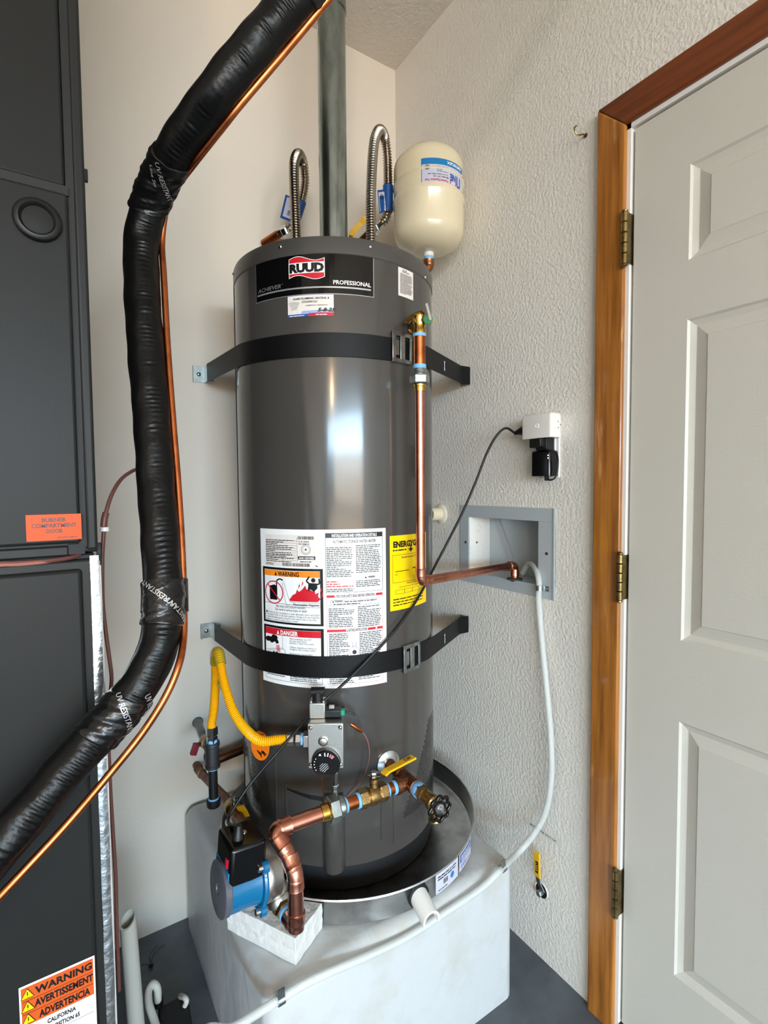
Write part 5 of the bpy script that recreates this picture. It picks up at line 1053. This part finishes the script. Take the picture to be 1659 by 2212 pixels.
# ------------------------------------------------------------------ wall receptacle, smart plug, adapter
wp = thing('wall_outlet', 'narrow white outlet plate behind the plugs', 'outlet', (0, -0.70, 1.40))
yA, zA = onX(1198, 990, 0).y, 0; op = MB(); ya, yb = onX(1172, 990, 0).y, onX(1211, 990, 0).y; zlo, zhi = onX(1195, 1032, 0).z, onX(1195, 900, 0).z
op.box2((-0.006, yb, zlo), (-0.0005, ya, zhi)); op.build('cover_plate', 'white_gloss', wp, bevel=0.002)
op = MB(); op.box2((-0.0085, yb+0.010, zlo+0.020), (-0.004, ya-0.012, zhi-0.02)); op.build('socket_face', 'white_gloss', wp, bevel=0.001)
# smart plug: box against the wall, long side facing the room
sp_ = thing('smart_plug', 'white smart plug with round button and a socket on its end', 'plug', (-0.03, -0.67, 1.42))
f0 = onX(1190, 915, -0.052); yr = onX(1190, 915, -0.046).y; yl = onX(1128, 915, -0.046).y; zt2 = onX(1187, 890, -0.046).z; zb2 = onX(1187, 944, -0.046).z
rounded_block('body', -0.050, -0.0095, yr-0.004, yl, zb2, zt2, 0.007, 'white_plastic', nz=4, parent=sp_)
ym, zm = onX(1160, 915, -0.05).y, (zb2+zt2)/2
MB().lathe((-0.0495, ym, zm), (-1, 0, 0), [(0, 0.0064), (0.0012, 0.0064), (0.0018, 0.0052), (0.0012, 0.0047)], 20).build('button', 'white_gloss', sp_)
for (x, z) in ((-0.024, 0.008), (-0.024, -0.007), (-0.0155, 0.0005)): MB().box((x, yr-0.0041, zm+z), (0.0026, 0.0012, 0.0030)).build('socket_slot', 'print_grey', sp_)
# black plug on the left side of smart plug and the pump cord
pc = Vector((-0.030, yl, zm-0.004)); b = MB(); b.tube([pc, pc+Vector((0.0, 0.012, -0.001)), pc+Vector((-0.002, 0.026, -0.003)), pc+Vector((-0.004, 0.036, -0.006))], 0.01, 12, rf=lambda f_, i: (0.0125, 0.012, 0.0075, 0.0050)[i])
cd_ = thing('pump_cord', 'black power cord running from the smart plug across the heater to the pump', 'cord', pc)
b.build('plug_head', 'black_rubber', cd_, label='moulded black plug')
yo = pc.y+0.036
P = [pc+Vector((-0.004, 0.034, -0.006)), atD(1092, 925, 1.345), atD(1070, 945, 1.34), atD(1049, 985, 1.335), atD(1028, 1040, 1.33), atD(1000, 1105, 1.32), atD(970, 1165, 1.305), atD(940, 1222, 1.285), onCyl(905, 1288, HR+0.012), onCyl(870, 1340, HR+0.010), onCyl(830, 1388, HR+0.012), onCyl(780, 1440, HR+0.014), onCyl(735, 1484, HR+0.030), onCyl(700, 1514, HR+0.046), onCyl(684, 1528, HR+0.050), onCyl(668, 1545, HR+0.056), onCyl(630, 1590, HR+0.065), atD(590, 1636, 1.075), atD(545, 1688, 1.06), atD(512, 1735, 1.04), atD(492, 1775, 1.015), CG+upv*0.020]
MB().tube(catmull(P, 8), 0.0031, 10).build('cable', 'black_rubber', cd_)
# black power adapter with its cable
pa = thing('power_adapter', 'black power adapter with two lit indicators below the smart plug', 'adapter', (-0.03, -0.68, 1.36))
x1 = -0.042; A0 = onX(1149, 975, x1); A1 = onX(1187, 1028, x1)
rounded_block('body', -0.046, -0.0095, A1.y-0.002, A0.y, A1.z, A0.z, 0.006, 'black_gloss', nz=4, parent=pa)
hb = MB(); B0, B1 = onX(1158, 948, -0.036), onX(1181, 972, -0.036); hb.box2((-0.038, B1.y, B1.z), (-0.007, B0.y, B0.z)); hb.build('plug_block', 'black_matte', pa, bevel=0.002)
C0, C1 = onX(1146, 949, -0.05), onX(1170, 966, -0.05); hb = MB(); hb.box2((-0.055, C1.y, C1.z), (-0.030, C0.y, C0.z)); hb.build('cable_plug', 'black_rubber', pa, bevel=0.002)
MB().tube(catmull([onX(1166, 962, -0.052), onX(1185, 972, -0.052), onX(1199, 975, -0.045), onX(1205, 990, -0.030), onX(1204, 1015, -0.028), onX(1199, 1032, -0.032), onX(1188, 1037, -0.038), onX(1182, 1034, -0.036)], 6), 0.0024, 8).build('cable', 'black_rubber', pa)
MB().box(onX(1181, 1033, -0.034), (0.010, 0.007, 0.012)).build('cable_end', 'black_rubber', pa, bevel=0.001)
for v in (983.5, 989.5): MB().lathe(onX(1184, v, -0.0458), (-1, 0, 0), [(0, 0.0016), (0.0006, 0.0014), (0.0008, 0)], 10).build('indicator', 'led_white', pa, label='small lit indicator')
# ------------------------------------------------------------------ wall stub pipe, main shutoff, hook, tape label
st = thing('pipe_stub', 'cream plastic pipe stub with caulk ring on the wall beside the heater', 'pipe stub', onX(946, 1108, 0))
sc_ = onX(952, 1110, 0); MB().lathe(sc_, (-1, 0, 0), [(0, 0.021), (0.045, 0.021), (0.045, 0.0175), (0.02, 0.0175), (0.02, 0)], 28).build('pipe', 'cream_tank', st)
MB().lathe(sc_, (-1, 0, 0), [(0.0, 0.034), (0.003, 0.031), (0.006, 0.025), (0.007, 0.020)], 22).build('caulk_ring', 'caulk', st)
sv = thing('main_shutoff', 'small wall shutoff with upright yellow lever in a wall hole', 'valve', onX(1165, 1925, 0))
hc = onX(1171, 1925, 0); MB().lathe(hc+Vector((-0.0012, 0, 0)), (-1, 0, 0), [(0, 0.0195), (0.0006, 0.018), (0.0006, 0)], 22).build('wall_hole', 'black_gap', sv)
MB().torus(hc+Vector((-0.001, 0.002, 0.002)), (-1, 0, 0), 0.0205, 0.0014, 24, 6).build('hole_edge', 'jamb_paint', sv)
MB().hexa(hc+Vector((-0.001, 0, -0.001)), hc+Vector((-0.016, 0, -0.001)), 0.0085).build('stem_nut', 'zinc', sv)
l0, l1, l2, l3 = onX(1172, 1925, -0.014), onX(1163, 1905, -0.020), onX(1161, 1888, -0.026), onX(1160, 1840, -0.026)
strip([l0, l1, l2], (0, 1, 0), (0.013, 0.0025), 'lever_shank', 'steel', sv, 0.0005); strip([l1.lerp(l2, .6), l2, l2.lerp(l3, .5), l2.lerp(l3, .93), l3], (0, 1, 0), (0.0185, 0.005), 'lever_grip', 'yellow_grip', sv, 0.002)
S = Sheet(lambda u, v, h: l2+Vector((-0.0032-h, -u, v))); S.grid('print_black', -0.0042, 0.004, 0.0042, 0.036, 0.0); S.fine('yellow_grip', -0.003, 0.034, 0.003, 0.006, 0.006, 0.0004, seed=4)
for m, bb in S.layers.items(): bb.build('lever_print', m, sv, smooth=0)
hk = thing('cup_hook', 'small aged cup hook screwed into the wall beside the door casing', 'hook', onX(1263, 297, 0))
h0 = onX(1266, 293, 0); MB().tube(catmull([h0, h0+Vector((-0.012, 0.0, -0.001)), h0+Vector((-0.022, 0.001, -0.006)), h0+Vector((-0.032, 0.004, -0.004)), h0+Vector((-0.036, 0.005, 0.006)), h0+Vector((-0.030, 0.004, 0.014))], 6), 0.0016, 8).build('hook', 'brass_aged', hk); MB().lathe(h0, (-1, 0, 0), [(0.001, 0.005), (0.003, 0.0045), (0.004, 0.0018)], 12).build('flange', 'brass_aged', hk)
tl = onX(1134, 1768, -0.0008); tr_ = onX(1215, 1822, -0.0008); wl = abs(tr_.y-tl.y); 
tp = MB(); tp.box2((-0.0012, tr_.y, tr_.z-0.008), (-0.0002, tl.y, tl.z-0.010 if False else tr_.z+0.008)); 
tpo = thing('label_tape', 'pale label tape with small black lettering behind the braided tube', 'label', (0, (tl.y+tr_.y)/2, tr_.z))
zmid = (onX(1136, 1775, 0).z+onX(1212, 1822, 0).z)/2
MB().box2((-0.0010, tr_.y, zmid-0.0075), (-0.0003, tl.y, zmid+0.0075)).build('tape', 'tape_clear', tpo, smooth=0)
S = Sheet(lambda u, v, h: Vector((-0.0013-h, tl.y-u, zmid+v))); S.text('print_black', 'MAIN WATER SHUT-OFF', wl*0.5, -0.0026, 0.0052, wl*0.70, 0, 0.01, align='C')
for m, bb in S.layers.items(): bb.build('lettering', m, tpo, smooth=0)
# ------------------------------------------------------------------ furnace and coil cabinet
FY = -0.72; XR = -1.019; XL = -1.55
fu = thing('furnace', 'tall dark grey furnace cabinet standing against the wall', 'furnace', ((XL+XR)/2, -0.36, 0))
zj = onY(200, 1193, FY).z       # joint between furnace and coil cabinet
b = MB(); b.box2((XL, FY+0.004, zj), (XR, -0.02, 2.62)); b.build('upper_cabinet', 'furnace_dark', fu, bevel=0.003)
b = MB(); b.box2((XL, FY+0.012, 0.0), (XR-0.004, -0.02, zj-0.002)); b.build('lower_cabinet', 'furnace_dark', fu, bevel=0.003)
xe0 = onY(152, 200, FY).x; xe = onY(177, 1160, FY).x-0.001
b = MB(); b.box2((xe+0.006, FY-0.006, zj+0.004), (XR, FY+0.006, 2.62)); b.build('corner_post', 'furnace_dark', fu, bevel=0.004)
zs1 = onY(80, 403, FY).z
b = MB(); b.box2((XL, FY-0.010, zs1+0.005), (xe-0.004, FY+0.004, 2.60)); b.build('upper_door', 'furnace_grey', fu, bevel=0.004)
zb3 = onY(90, 1176, FY).z
b = MB(); b.box2((XL, FY-0.012, zb3), (xe-0.001, FY+0.004, zs1-0.005)); b.build('burner_door', 'furnace_grey', fu, bevel=0.004)
b = MB(); b.box2((XL, FY-0.0092, zs1-0.006), (xe, FY+0.005, zs1+0.006)); b.build('door_gap', 'black_gap', fu, smooth=0)
b = MB(); b.box2((xe-0.003, FY-0.0052, zj+0.01), (xe+0.0065, FY+0.005, 2.60)); b.build('side_gap', 'black_gap', fu, smooth=0)
zc3 = onY(90, 1205, FY).z; b = MB(); b.box2((XL, FY-0.006, zc3+0.001), (xe-0.016, FY+0.006, zb3-0.004)); b.build('lower_rail', 'furnace_dark', fu, bevel=0.002)
b = MB(); b.box2((xe-0.016, FY-0.003, zj-0.001), (xe+0.004, FY+0.006, zb3-0.002)); b.build('rail_gap', 'black_gap', fu, smooth=0)
# round sight grommet on the burner door
gc = onY(81, 476, FY-0.013); MB().lathe(gc, (0, -1, 0), [(0, 0.027), (0.003, 0.0275), (0.006, 0.025), (0.007, 0.021), (0.004, 0.018), (0.002, 0.0175)], 48, cap=False).build('sight_port_ring', 'black_rubber', fu, smooth=50, label='round black sight port ring')
MB().lathe(gc+Vector((0, -0.0005, 0)), (0, -1, 0), [(0, 0.0185), (0.0015, 0.018), (0.003, 0.010), (0.0035, 0)], 32).build('sight_glass', 'glass_grey', fu)
# coil cabinet door with bead edges
xd1 = onY(183, 1400, FY).x; zt5 = onY(120, 1222, FY).z
b = MB(); b.box2((XL, FY-0.004, 0.02), (XR-0.007, FY+0.014, zt5+0.006)); b.build('coil_frame', 'furnace_dark', fu, bevel=0.003)
b = MB(); b.box2((XL, FY-0.011, 0.04), (xd1, FY+0.0, zt5-0.006)); b.build('coil_door', 'furnace_grey', fu, bevel=0.010)
# foil tape along the corner of the coil cabinet
fw0, fw1 = onY(193, 1210, FY).x, XR
ft_ = MB(); n = 26; rnd = random.Random(5); vs = []
for i in range(n+1):
    z = 0.0+(zj-0.004)*i/n
    for x, dy in ((fw0, -0.0052), (fw0+(fw1-fw0)*.33, -0.0058-rnd.random()*0.0005), (fw0+(fw1-fw0)*.66, -0.0058-rnd.random()*0.0005), (fw1+0.0008, -0.0052), (fw1+0.001, 0.030)): vs.append((x+rnd.uniform(-.0006, .0006), FY+dy, z))
ft_.add(vs, [(i*5+k, i*5+k+1, (i+1)*5+k+1, (i+1)*5+k) for i in range(n) for k in range(4)]); ft_.build('foil_tape', 'foil', fu, smooth=60, label='wrinkled silver foil tape')
b = MB(); b.box2((XR+0.001, FY+0.006, 0.30), (XR+0.0035, FY+0.020, zj-0.02)); b.build('edge_strip', 'jamb_paint', fu, smooth=0)
for v in (385, 1190): P_ = onY(189 if v < 500 else 222, v, FY+0.02); MB().box((XR+0.002, FY+0.015, P_.z), (0.006, 0.008, 0.016 if v < 500 else 0.026)).build('clip', 'black_matte', fu, bevel=0.001)
# burner door label
SY = FY-0.0128; l0 = onY(55, 1113, SY); l1 = onY(177, 1164, SY); S = Sheet(plane_fn((l0.x, SY, l1.z), (1, 0, 0), (0, 0, 1), (0, -1, 0))); w, h = l1.x-l0.x, l0.z-l1.z
S.grid('orange_label', 0, 0, w, h, 0)
for k, (t, ww) in enumerate((('BURNER', .45), ('COMPARTMENT', .82), ('DOOR', .31))): S.text('print_brown', t, w*.5, h*(.72-.215*k), h*.145, w*ww, 0.0004, 0.04, align='C')
S.fine('print_brown', w*.55, h*.16, w*.93, h*.05, h*.085, 0.0004, seed=3)
sheet_part(S, 'burner_label', {}, fu, 'orange label reading burner compartment door')
# proposition label on the coil door
SY = FY-0.0118; l0 = onY(40, 2135, SY); l1 = onY(204, 2064, SY); w = l1.x-l0.x; ztop = (l0.z+l1.z)/2; h = 0.125; S = Sheet(plane_fn((l0.x, SY, ztop-h), (1, 0, 0), (0, 0, 1), (0, -1, 0)))
S.grid('white_label', 0, 0, w, h, 0); o0 = h-0.003; S.grid('deep_orange', 0.0022, o0-0.054, w-0.0022, o0, 0.0004)
for k, (t, x0, x1) in enumerate((('WARNING', .20, .96), ('AVERTISSEMENT', .19, .97), ('ADVERTENCIA', .24, .92))):
    y = o0-0.0145-0.018*k; S.text('print_black', t, w*x0, y, 0.0098, w*(x1-x0), 0.0008, 0.035)
    if k: S.grid('print_black', 0.003, y+0.0127, w-0.003, y+0.0132, 0.0007)
    cx = w*.105; S.poly('yellow_label', [(cx-.0075, y-.001), (cx+.0075, y-.001), (cx, y+.0125)], 0.0008); S.line('print_black', [(cx-.0075, y-.001), (cx+.0075, y-.001), (cx, y+.0125), (cx-.0075, y-.001)], 0.0007, 0.001); S.line('print_black', [(cx, y+.008), (cx, y+.003)], 0.0012, 0.0011); S.disc('print_black', cx, y+.001, 0.0006, 0.0011, 8)
S.text('print_black', 'CALIFORNIA', w*.53, o0-0.065, 0.0062, w*.38, 0.0006, 0.03, align='C'); S.text('print_black', 'PROPOSITION 65', w*.52, o0-0.076, 0.0062, w*.50, 0.0006, 0.03, align='C')
S.fine('print_black', w*.3, o0-.083, w*.85, o0-.120, 0.0052, 0.0006, seed=4); S.grid('print_grey', 0.003, o0-.0795, w-0.003, o0-.080, 0.0006)
sheet_part(S, 'safety_label', {}, fu, 'orange and white trilingual safety label')
# ------------------------------------------------------------------ refrigerant lines
SP = [(960, -386, .66), (850, -255, .67), (700, -77, .68), (612, 29, .69), (543, 111, .692), (474, 194, .70), (440, 240, .715), (384, 318, .75), (346, 388, .79), (320, 455, .82), (306, 530, .83), (307, 620, .82), (315, 750, .805), (328, 900, .79), (338, 1050, .775), (349, 1200, .755), (354, 1300, .74), (345, 1385, .725), (312, 1462, .708), (255, 1540, .69), (190, 1608, .67), (100, 1712, .64), (0, 1828, .61)]
su = thing('suction_line', 'thick black insulated refrigerant line bending in front of the furnace', 'pipe', atD(315, 750, .805))
STEP = 0.0016; 
def run(L, tail):          # from the ceiling, past the traced points, into the coil cabinet
    P_ = [atD(*q) for q in L]; d_ = (P_[0]-P_[1]).normalized(); t_ = (CEIL+0.03-P_[0].z)/d_.z
    return [P_[0]+d_*t_]+P_+tail
SPP = run(SP, [onY(-95, 1938, -0.80), onY(-165, 2018, -0.785), onY(-205, 2062, -0.745), onY(-215, 2080, -0.70)])
core = resample(catmull(SPP, 10), STEP); rnd = random.Random(11); ph = [rnd.uniform(-1, 1) for _ in range(len(core))]
base = MB(); n = 40; pts = core; T = []; m_ = len(pts)
for i in range(m_): T.append((pts[min(i+1, m_-1)]-pts[max(i-1, 0)]).normalized())
def near_frame(i):     # b points to the room side (towards -Y), a along the visible width
    b_ = Vector((0.25, -1, 0.0)); b_ = (b_-T[i]*b_.dot(T[i])).normalized(); return T[i].cross(b_).normalized(), b_
vs = []; fs = []; rI = 0.0268
for i in range(m_):
    a_, b_ = near_frame(i)
    for k in range(n):
        t = 2*PI*k/n; wr_ = 0.0
        d_ = math.atan2(math.sin(t-1.45), math.cos(t-1.45))
        env = math.exp(-(d_/0.34)**2)
        wr_ = env*0.0013*math.sin(i*1.33+1.2*math.sin(i*0.11)+d_*2.2)*(0.4+0.6*ph[(i//9) % m_])+0.0004*math.sin(i*0.10+3*t)
        r_ = rI+wr_+0.0006*math.sin(i*.18)*math.cos(t*2)
        vs.append(pts[i]+a_*(math.cos(t)*r_)+b_*(math.sin(t)*r_))
for i in range(m_-1):
    for k in range(n): k2 = (k+1) % n; fs.append((i*n+k, i*n+k2, (i+1)*n+k2, (i+1)*n+k))
fs.append(tuple(range(n-1, -1, -1))); fs.append(tuple((m_-1)*n+k for k in range(n))); base.add(vs, fs); base.build('insulation', 'foam_black', su, smooth=70)
def idx(u, v, dep):
    P_ = atD(u, v, dep); return min(range(m_), key=lambda i: (pts[i]-P_).length)
def wrap(i0, i1, dr, tilt=0.0, name='tape_wrap'):
    B = MB(); vs = []; fs = []; nn = 40; rows = list(range(i0, i1+1))
    for r_, i in enumerate(rows):
        a_, b_ = near_frame(i); e_ = 1 if 0 < r_ < len(rows)-1 else 0
        for k in range(nn):
            t = 2*PI*k/nn; sh = int(0); q = rI+dr*(1 if e_ else 0.2)+0.0008*math.sin(3*t+i*0.35)+0.0004*math.sin(i*0.9+5*t); off = T[i]*(tilt*math.cos(t))
            vs.append(pts[i]+off+a_*(math.cos(t)*q)+b_*(math.sin(t)*q))
    for i in range(len(rows)-1):
        for k in range(nn): k2 = (k+1) % nn; fs.append((i*nn+k, i*nn+k2, (i+1)*nn+k2, (i+1)*nn+k))
    B.add(vs, fs); return B.build(name, 'tape_black', su, smooth=60, label='glossy black tape wrap')
def wrap_text(i0, txt, ang0, size, length, rot, parent):
    """lettering printed on the tape: starts at core index i0 and angle ang0 round the line"""
    def fn(u, v, h):
        s = u*math.cos(rot)-v*math.sin(rot); c = u*math.sin(rot)+v*math.cos(rot)
        fi = i0+s/STEP; i = max(0, min(m_-2, int(fi))); f_ = fi-i; a0_, b0_ = near_frame(i); P_ = pts[i].lerp(pts[i+1], max(0, min(1, f_))); t = ang0+c/rI; r_ = rI+0.0040
        return P_+a0_*(math.cos(t)*r_)+b0_*(math.sin(t)*r_)
    S = Sheet(fn); S.text('print_silver', txt, 0, 0, size, length, 0.0, 0.01)
    for m, bb in S.layers.items(): bb.build('tape_lettering', m, parent, smooth=0)
w1 = wrap(idx(385, 345, .765), idx(318, 455, .826), 0.0022, 0.006); w2 = wrap(idx(351, 1256, .748), idx(350, 1352, .73), 0.0026); w3 = wrap(idx(285, 1500, .70), idx(205, 1592, .675), 0.0022, 0.005); w4 = wrap(idx(672, -43, .685), idx(645, -10, .69), 0.0022, 0.003)
wrap_text(idx(375, 350, .77), 'UV RESISTANT', 0.62, 0.0066, 0.060, 0.62, w1); wrap_text(idx(370, 345, .77)+6, 'Line Set', 0.42, 0.0045, 0.030, 0.62, w1)
wrap_text(idx(353, 1312, .738), 'UV RESISTANT', 1.75, 0.0070, 0.058, -2.35, w2); wrap_text(idx(352, 1345, .732), 'RESISTANT', 2.55, 0.0065, 0.046, -2.35, w2)
wrap_text(idx(280, 1505, .70), 'UV RESISTANT', 0.45, 0.0068, 0.056, 0.95, w3); wrap_text(idx(296, 1485, .705), 'UV RESISTANT', 1.55, 0.0068, 0.052, 0.95, w3)
CP = [(1003, -350, 0.670), (893, -219, 0.680), (743, -41, 0.690), (655, 65, 0.700), (586, 147, 0.702), (516, 230, 0.710), (480, 276, 0.722), (420, 352, 0.757), (376, 412, 0.814), (359, 452, 0.834), (350, 520, 0.844), (354, 600, 0.834), (362, 750, 0.817), (373, 900, 0.801), (385, 1050, 0.786), (394, 1200, 0.766), (397, 1300, 0.751), (397, 1370, 0.736), (388, 1430, 0.710), (360, 1500, 0.695), (310, 1580, 0.680), (240, 1668, 0.660), (150, 1774, 0.635), (60, 1872, 0.610), (-60, 2000, 0.580), (-200, 2150, 0.540)]
ll = thing('liquid_line', 'thin bare copper line running alongside the black insulated line', 'pipe', atD(358, 750, .803))
CPP = run(CP, [onY(-40, 1978, -0.81), onY(-120, 2062, -0.79), onY(-165, 2108, -0.745), onY(-175, 2122, -0.70)])
MB().tube(resample(catmull(CPP, 10), 0.006), 0.0050, 16).build('tube', 'copper_raw', ll, smooth=70)
# tape strap holding both lines together
tw_ = MB(); i0, i1 = idx(351, 1256, .748), idx(353, 1322, .736); vs = []; 
ring = lambda i: (near_frame(i))
cl = resample(catmull(CPP, 10), 0.0032)
for i in range(i0, i1+1):
    a_, b_ = near_frame(i); c_ = min(cl, key=lambda p_: (p_-pts[i]).length_squared); d_ = c_-pts[i]; ax_ = (d_-T[i]*d_.dot(T[i])); L_ = ax_.length; ax_ = ax_.normalized(); bx_ = T[i].cross(ax_)
    for k in range(24):
        t = 2*PI*k/24; x_ = math.cos(t); y_ = math.sin(t); rr = rI+0.0034 if x_ < 0.2 else None
        if x_ < 0.2: p_ = ax_*(x_*rr)+bx_*(y_*rr)
        else:
            f_ = (x_-0.2)/0.8; p_ = ax_*(0.2*(rI+0.0034)*(1-f_)+(L_+0.0066)*f_)+bx_*(y_*((rI+0.0034)*(1-f_)+0.0105*f_))
        vs.append(pts[i]+p_)
rows = i1-i0+1; tw_.add(vs, [(i*24+k, i*24+(k+1) % 24, (i+1)*24+(k+1) % 24, (i+1)*24+k) for i in range(rows-1) for k in range(24)]); tw_.build('tape_strap', 'tape_black', su, smooth=60)
# ------------------------------------------------------------------ thermostat cables
wc = thing('thermostat_cable', 'brown thermostat cable hanging beside the furnace with a white tie', 'cable', onY(225, 1140, FY+0.03))
P = [onY(300, 1012, -0.62), onY(285, 1018, -0.64), onY(262, 1035, -0.66), onY(243, 1065, -0.68), onY(231, 1100, FY+0.03), onY(226, 1130, FY+0.03), onY(223, 1170, FY+0.03), onY(221, 1215, FY+0.03), onY(222, 1300, FY+0.03), onY(228, 1360, FY+0.03), onY(236, 1420, FY+0.03), onY(241, 1465, FY+0.03), onY(237, 1510, FY+0.03), onY(233, 1560, FY+0.03), onY(238, 1700, FY+0.03), onY(244, 1800, FY+0.03), onY(250, 1900, FY+0.03), onY(252, 2000, FY+0.03), onY(255, 2080, FY+0.03), onY(257, 2140, FY+0.03)]
MB().tube(catmull(P, 8), 0.0028, 10).build('cable', 'wire_brown', wc)
MB().tube(catmull([onY(229, 1108, FY+0.028), onY(226, 1120, FY+0.026), onY(224, 1138, FY+0.026)], 4), 0.0048, 10).build('cable_splice', 'wire_brown', wc)
MB().lathe(onY(226, 1143, FY+0.03), (0, 0, 1), [(-0.003, 0.0062), (0.003, 0.0062)], 14).build('cable_tie', 'white_plastic', wc, label='white cable tie')
w2_ = thing('control_cable', 'pinkish control cable lying along the joint of the furnace cabinets', 'cable', onY(80, 1215, FY-0.01))
MB().tube(catmull([onY(u, v, FY-0.016) for u, v in ((-60, 1222), (0, 1217), (30, 1216.5), (70, 1214), (110, 1211))]+[onY(150, 1205, FY-0.008), onY(172, 1199, FY+0.002)], 6), 0.0030, 8).build('cable', 'wire_brown', w2_)
MB().tube(catmull([onY(u, v, FY-0.018) for u, v in ((-60, 1228), (0, 1221), (40, 1219.5), (90, 1215))]+[onY(140, 1208, FY-0.008)], 6), 0.0024, 8).build('cable', 'wire_pink', w2_)
# ------------------------------------------------------------------ PVC pipe, condensate pump, floor bits
pv = thing('pvc_pipe', 'open white plastic pipe standing beside the furnace', 'pipe', (-0.955, -0.36, 0))
ptop = onY(276, 1985, -0.36); pbx = onZ(300, 2330, 0.0); pb = Vector((ptop.x+0.012, -0.375, 0.0)); dv_ = ptop-pb; dvn = dv_.normalized(); A_, B_, _ = frame(dvn); n = 28; vs = []; fs = []; ro, ri = 0.0168, 0.0135
cut = lambda c: 0.034*c
for rr in (ro, ri):
    for k in range(n): t = 2*PI*k/n; vs.append(pb+(A_*math.cos(t)+B_*math.sin(t))*rr)
for rr in (ro, ri):
    for k in range(n):
        t = 2*PI*k/n; dirv = (A_*math.cos(t)+B_*math.sin(t)); vs.append(ptop+dirv*rr+dvn*(0.8*rr*dirv.dot(Vector((0.75, 0.66, 0)))/1.0))
for k in range(n): k2 = (k+1) % n; fs += [(k, k2, 2*n+k2, 2*n+k), (n+k, 3*n+k, 3*n+k2, n+k2), (2*n+k, 2*n+k2, 3*n+k2, 3*n+k), (k, n+k, n+k2, k2)]
MB().add(vs, fs).build('pipe', 'pvc_white', pv, smooth=50)
cpz = thing('condensate_pump', 'small black condensate pump with a white tube on the floor', 'pump', onZ(385, 2212, 0.0))
q0, q1 = onZ(341, 2176, 0.055), onZ(405, 2142, 0.055); q2 = onZ(416, 2212, 0.055)
b = MB(); exv = (q1-q0); eyv = (q2-q1); b.prism([q0, q1, q1+eyv*1.9, q0+eyv*1.9], (0, 0, -0.0545)); b.build('case', 'black_matte', cpz, bevel=0.004)
MB().tube(catmull([onZ(350, 2290, 0.07), onZ(338, 2220, 0.075), onZ(322, 2170, 0.095), onZ(321, 2140, 0.105), onZ(331, 2126, 0.108), onZ(340, 2136, 0.095), onZ(341, 2160, 0.070), onZ(342, 2170, 0.050)], 8), 0.0085, 14).build('tube', 'pvc_white', cpz)
MB().tube(catmull([onZ(390, 2152, 0.056), onZ(399, 2155, 0.070), onZ(403, 2163, 0.066), onZ(399, 2173, 0.056)], 6), 0.006, 12).build('outlet_tube', 'pvc_white', cpz)
MB().lathe(onZ(342, 2170, 0.055), UPZ, [(0, 0.012), (0.012, 0.012), (0.014, 0.008)], 16).build('tube_boot', 'black_rubber', cpz)
lw_ = thing('loose_wire', 'bit of thin black wire lying on the grey floor', 'wire', onZ(326, 2085, 0.0))
c_ = onZ(326, 2086, 0.005); MB().tube([c_+Vector((-0.006, 0, 0)), c_, c_+Vector((0.006, 0.002, 0))], 0.0045, 8, rf=lambda f, i: (0.002, 0.005, 0.002)[i]).build('knot', 'black_gap', lw_)
for P in ([(325, 2080, .006), (323, 2066, .014), (330, 2052, .010), (340, 2043, .004)], [(327, 2079, .006), (331, 2064, .012), (343, 2050, .008), (354, 2041, .003)], [(322, 2084, .006), (310, 2083, .010), (300, 2092, .006), (297, 2110, .003)]): MB().tube(catmull([onZ(*q) for q in P], 6), 0.0007, 6).build('strand', 'black_gap', lw_)
for o in bpy.data.objects:
    if o.name.split('.')[0] in ('tag_print', 'dial_print', 'lever_print', 'tape_lettering', 'lettering'): o['kind'] = 'stuff'
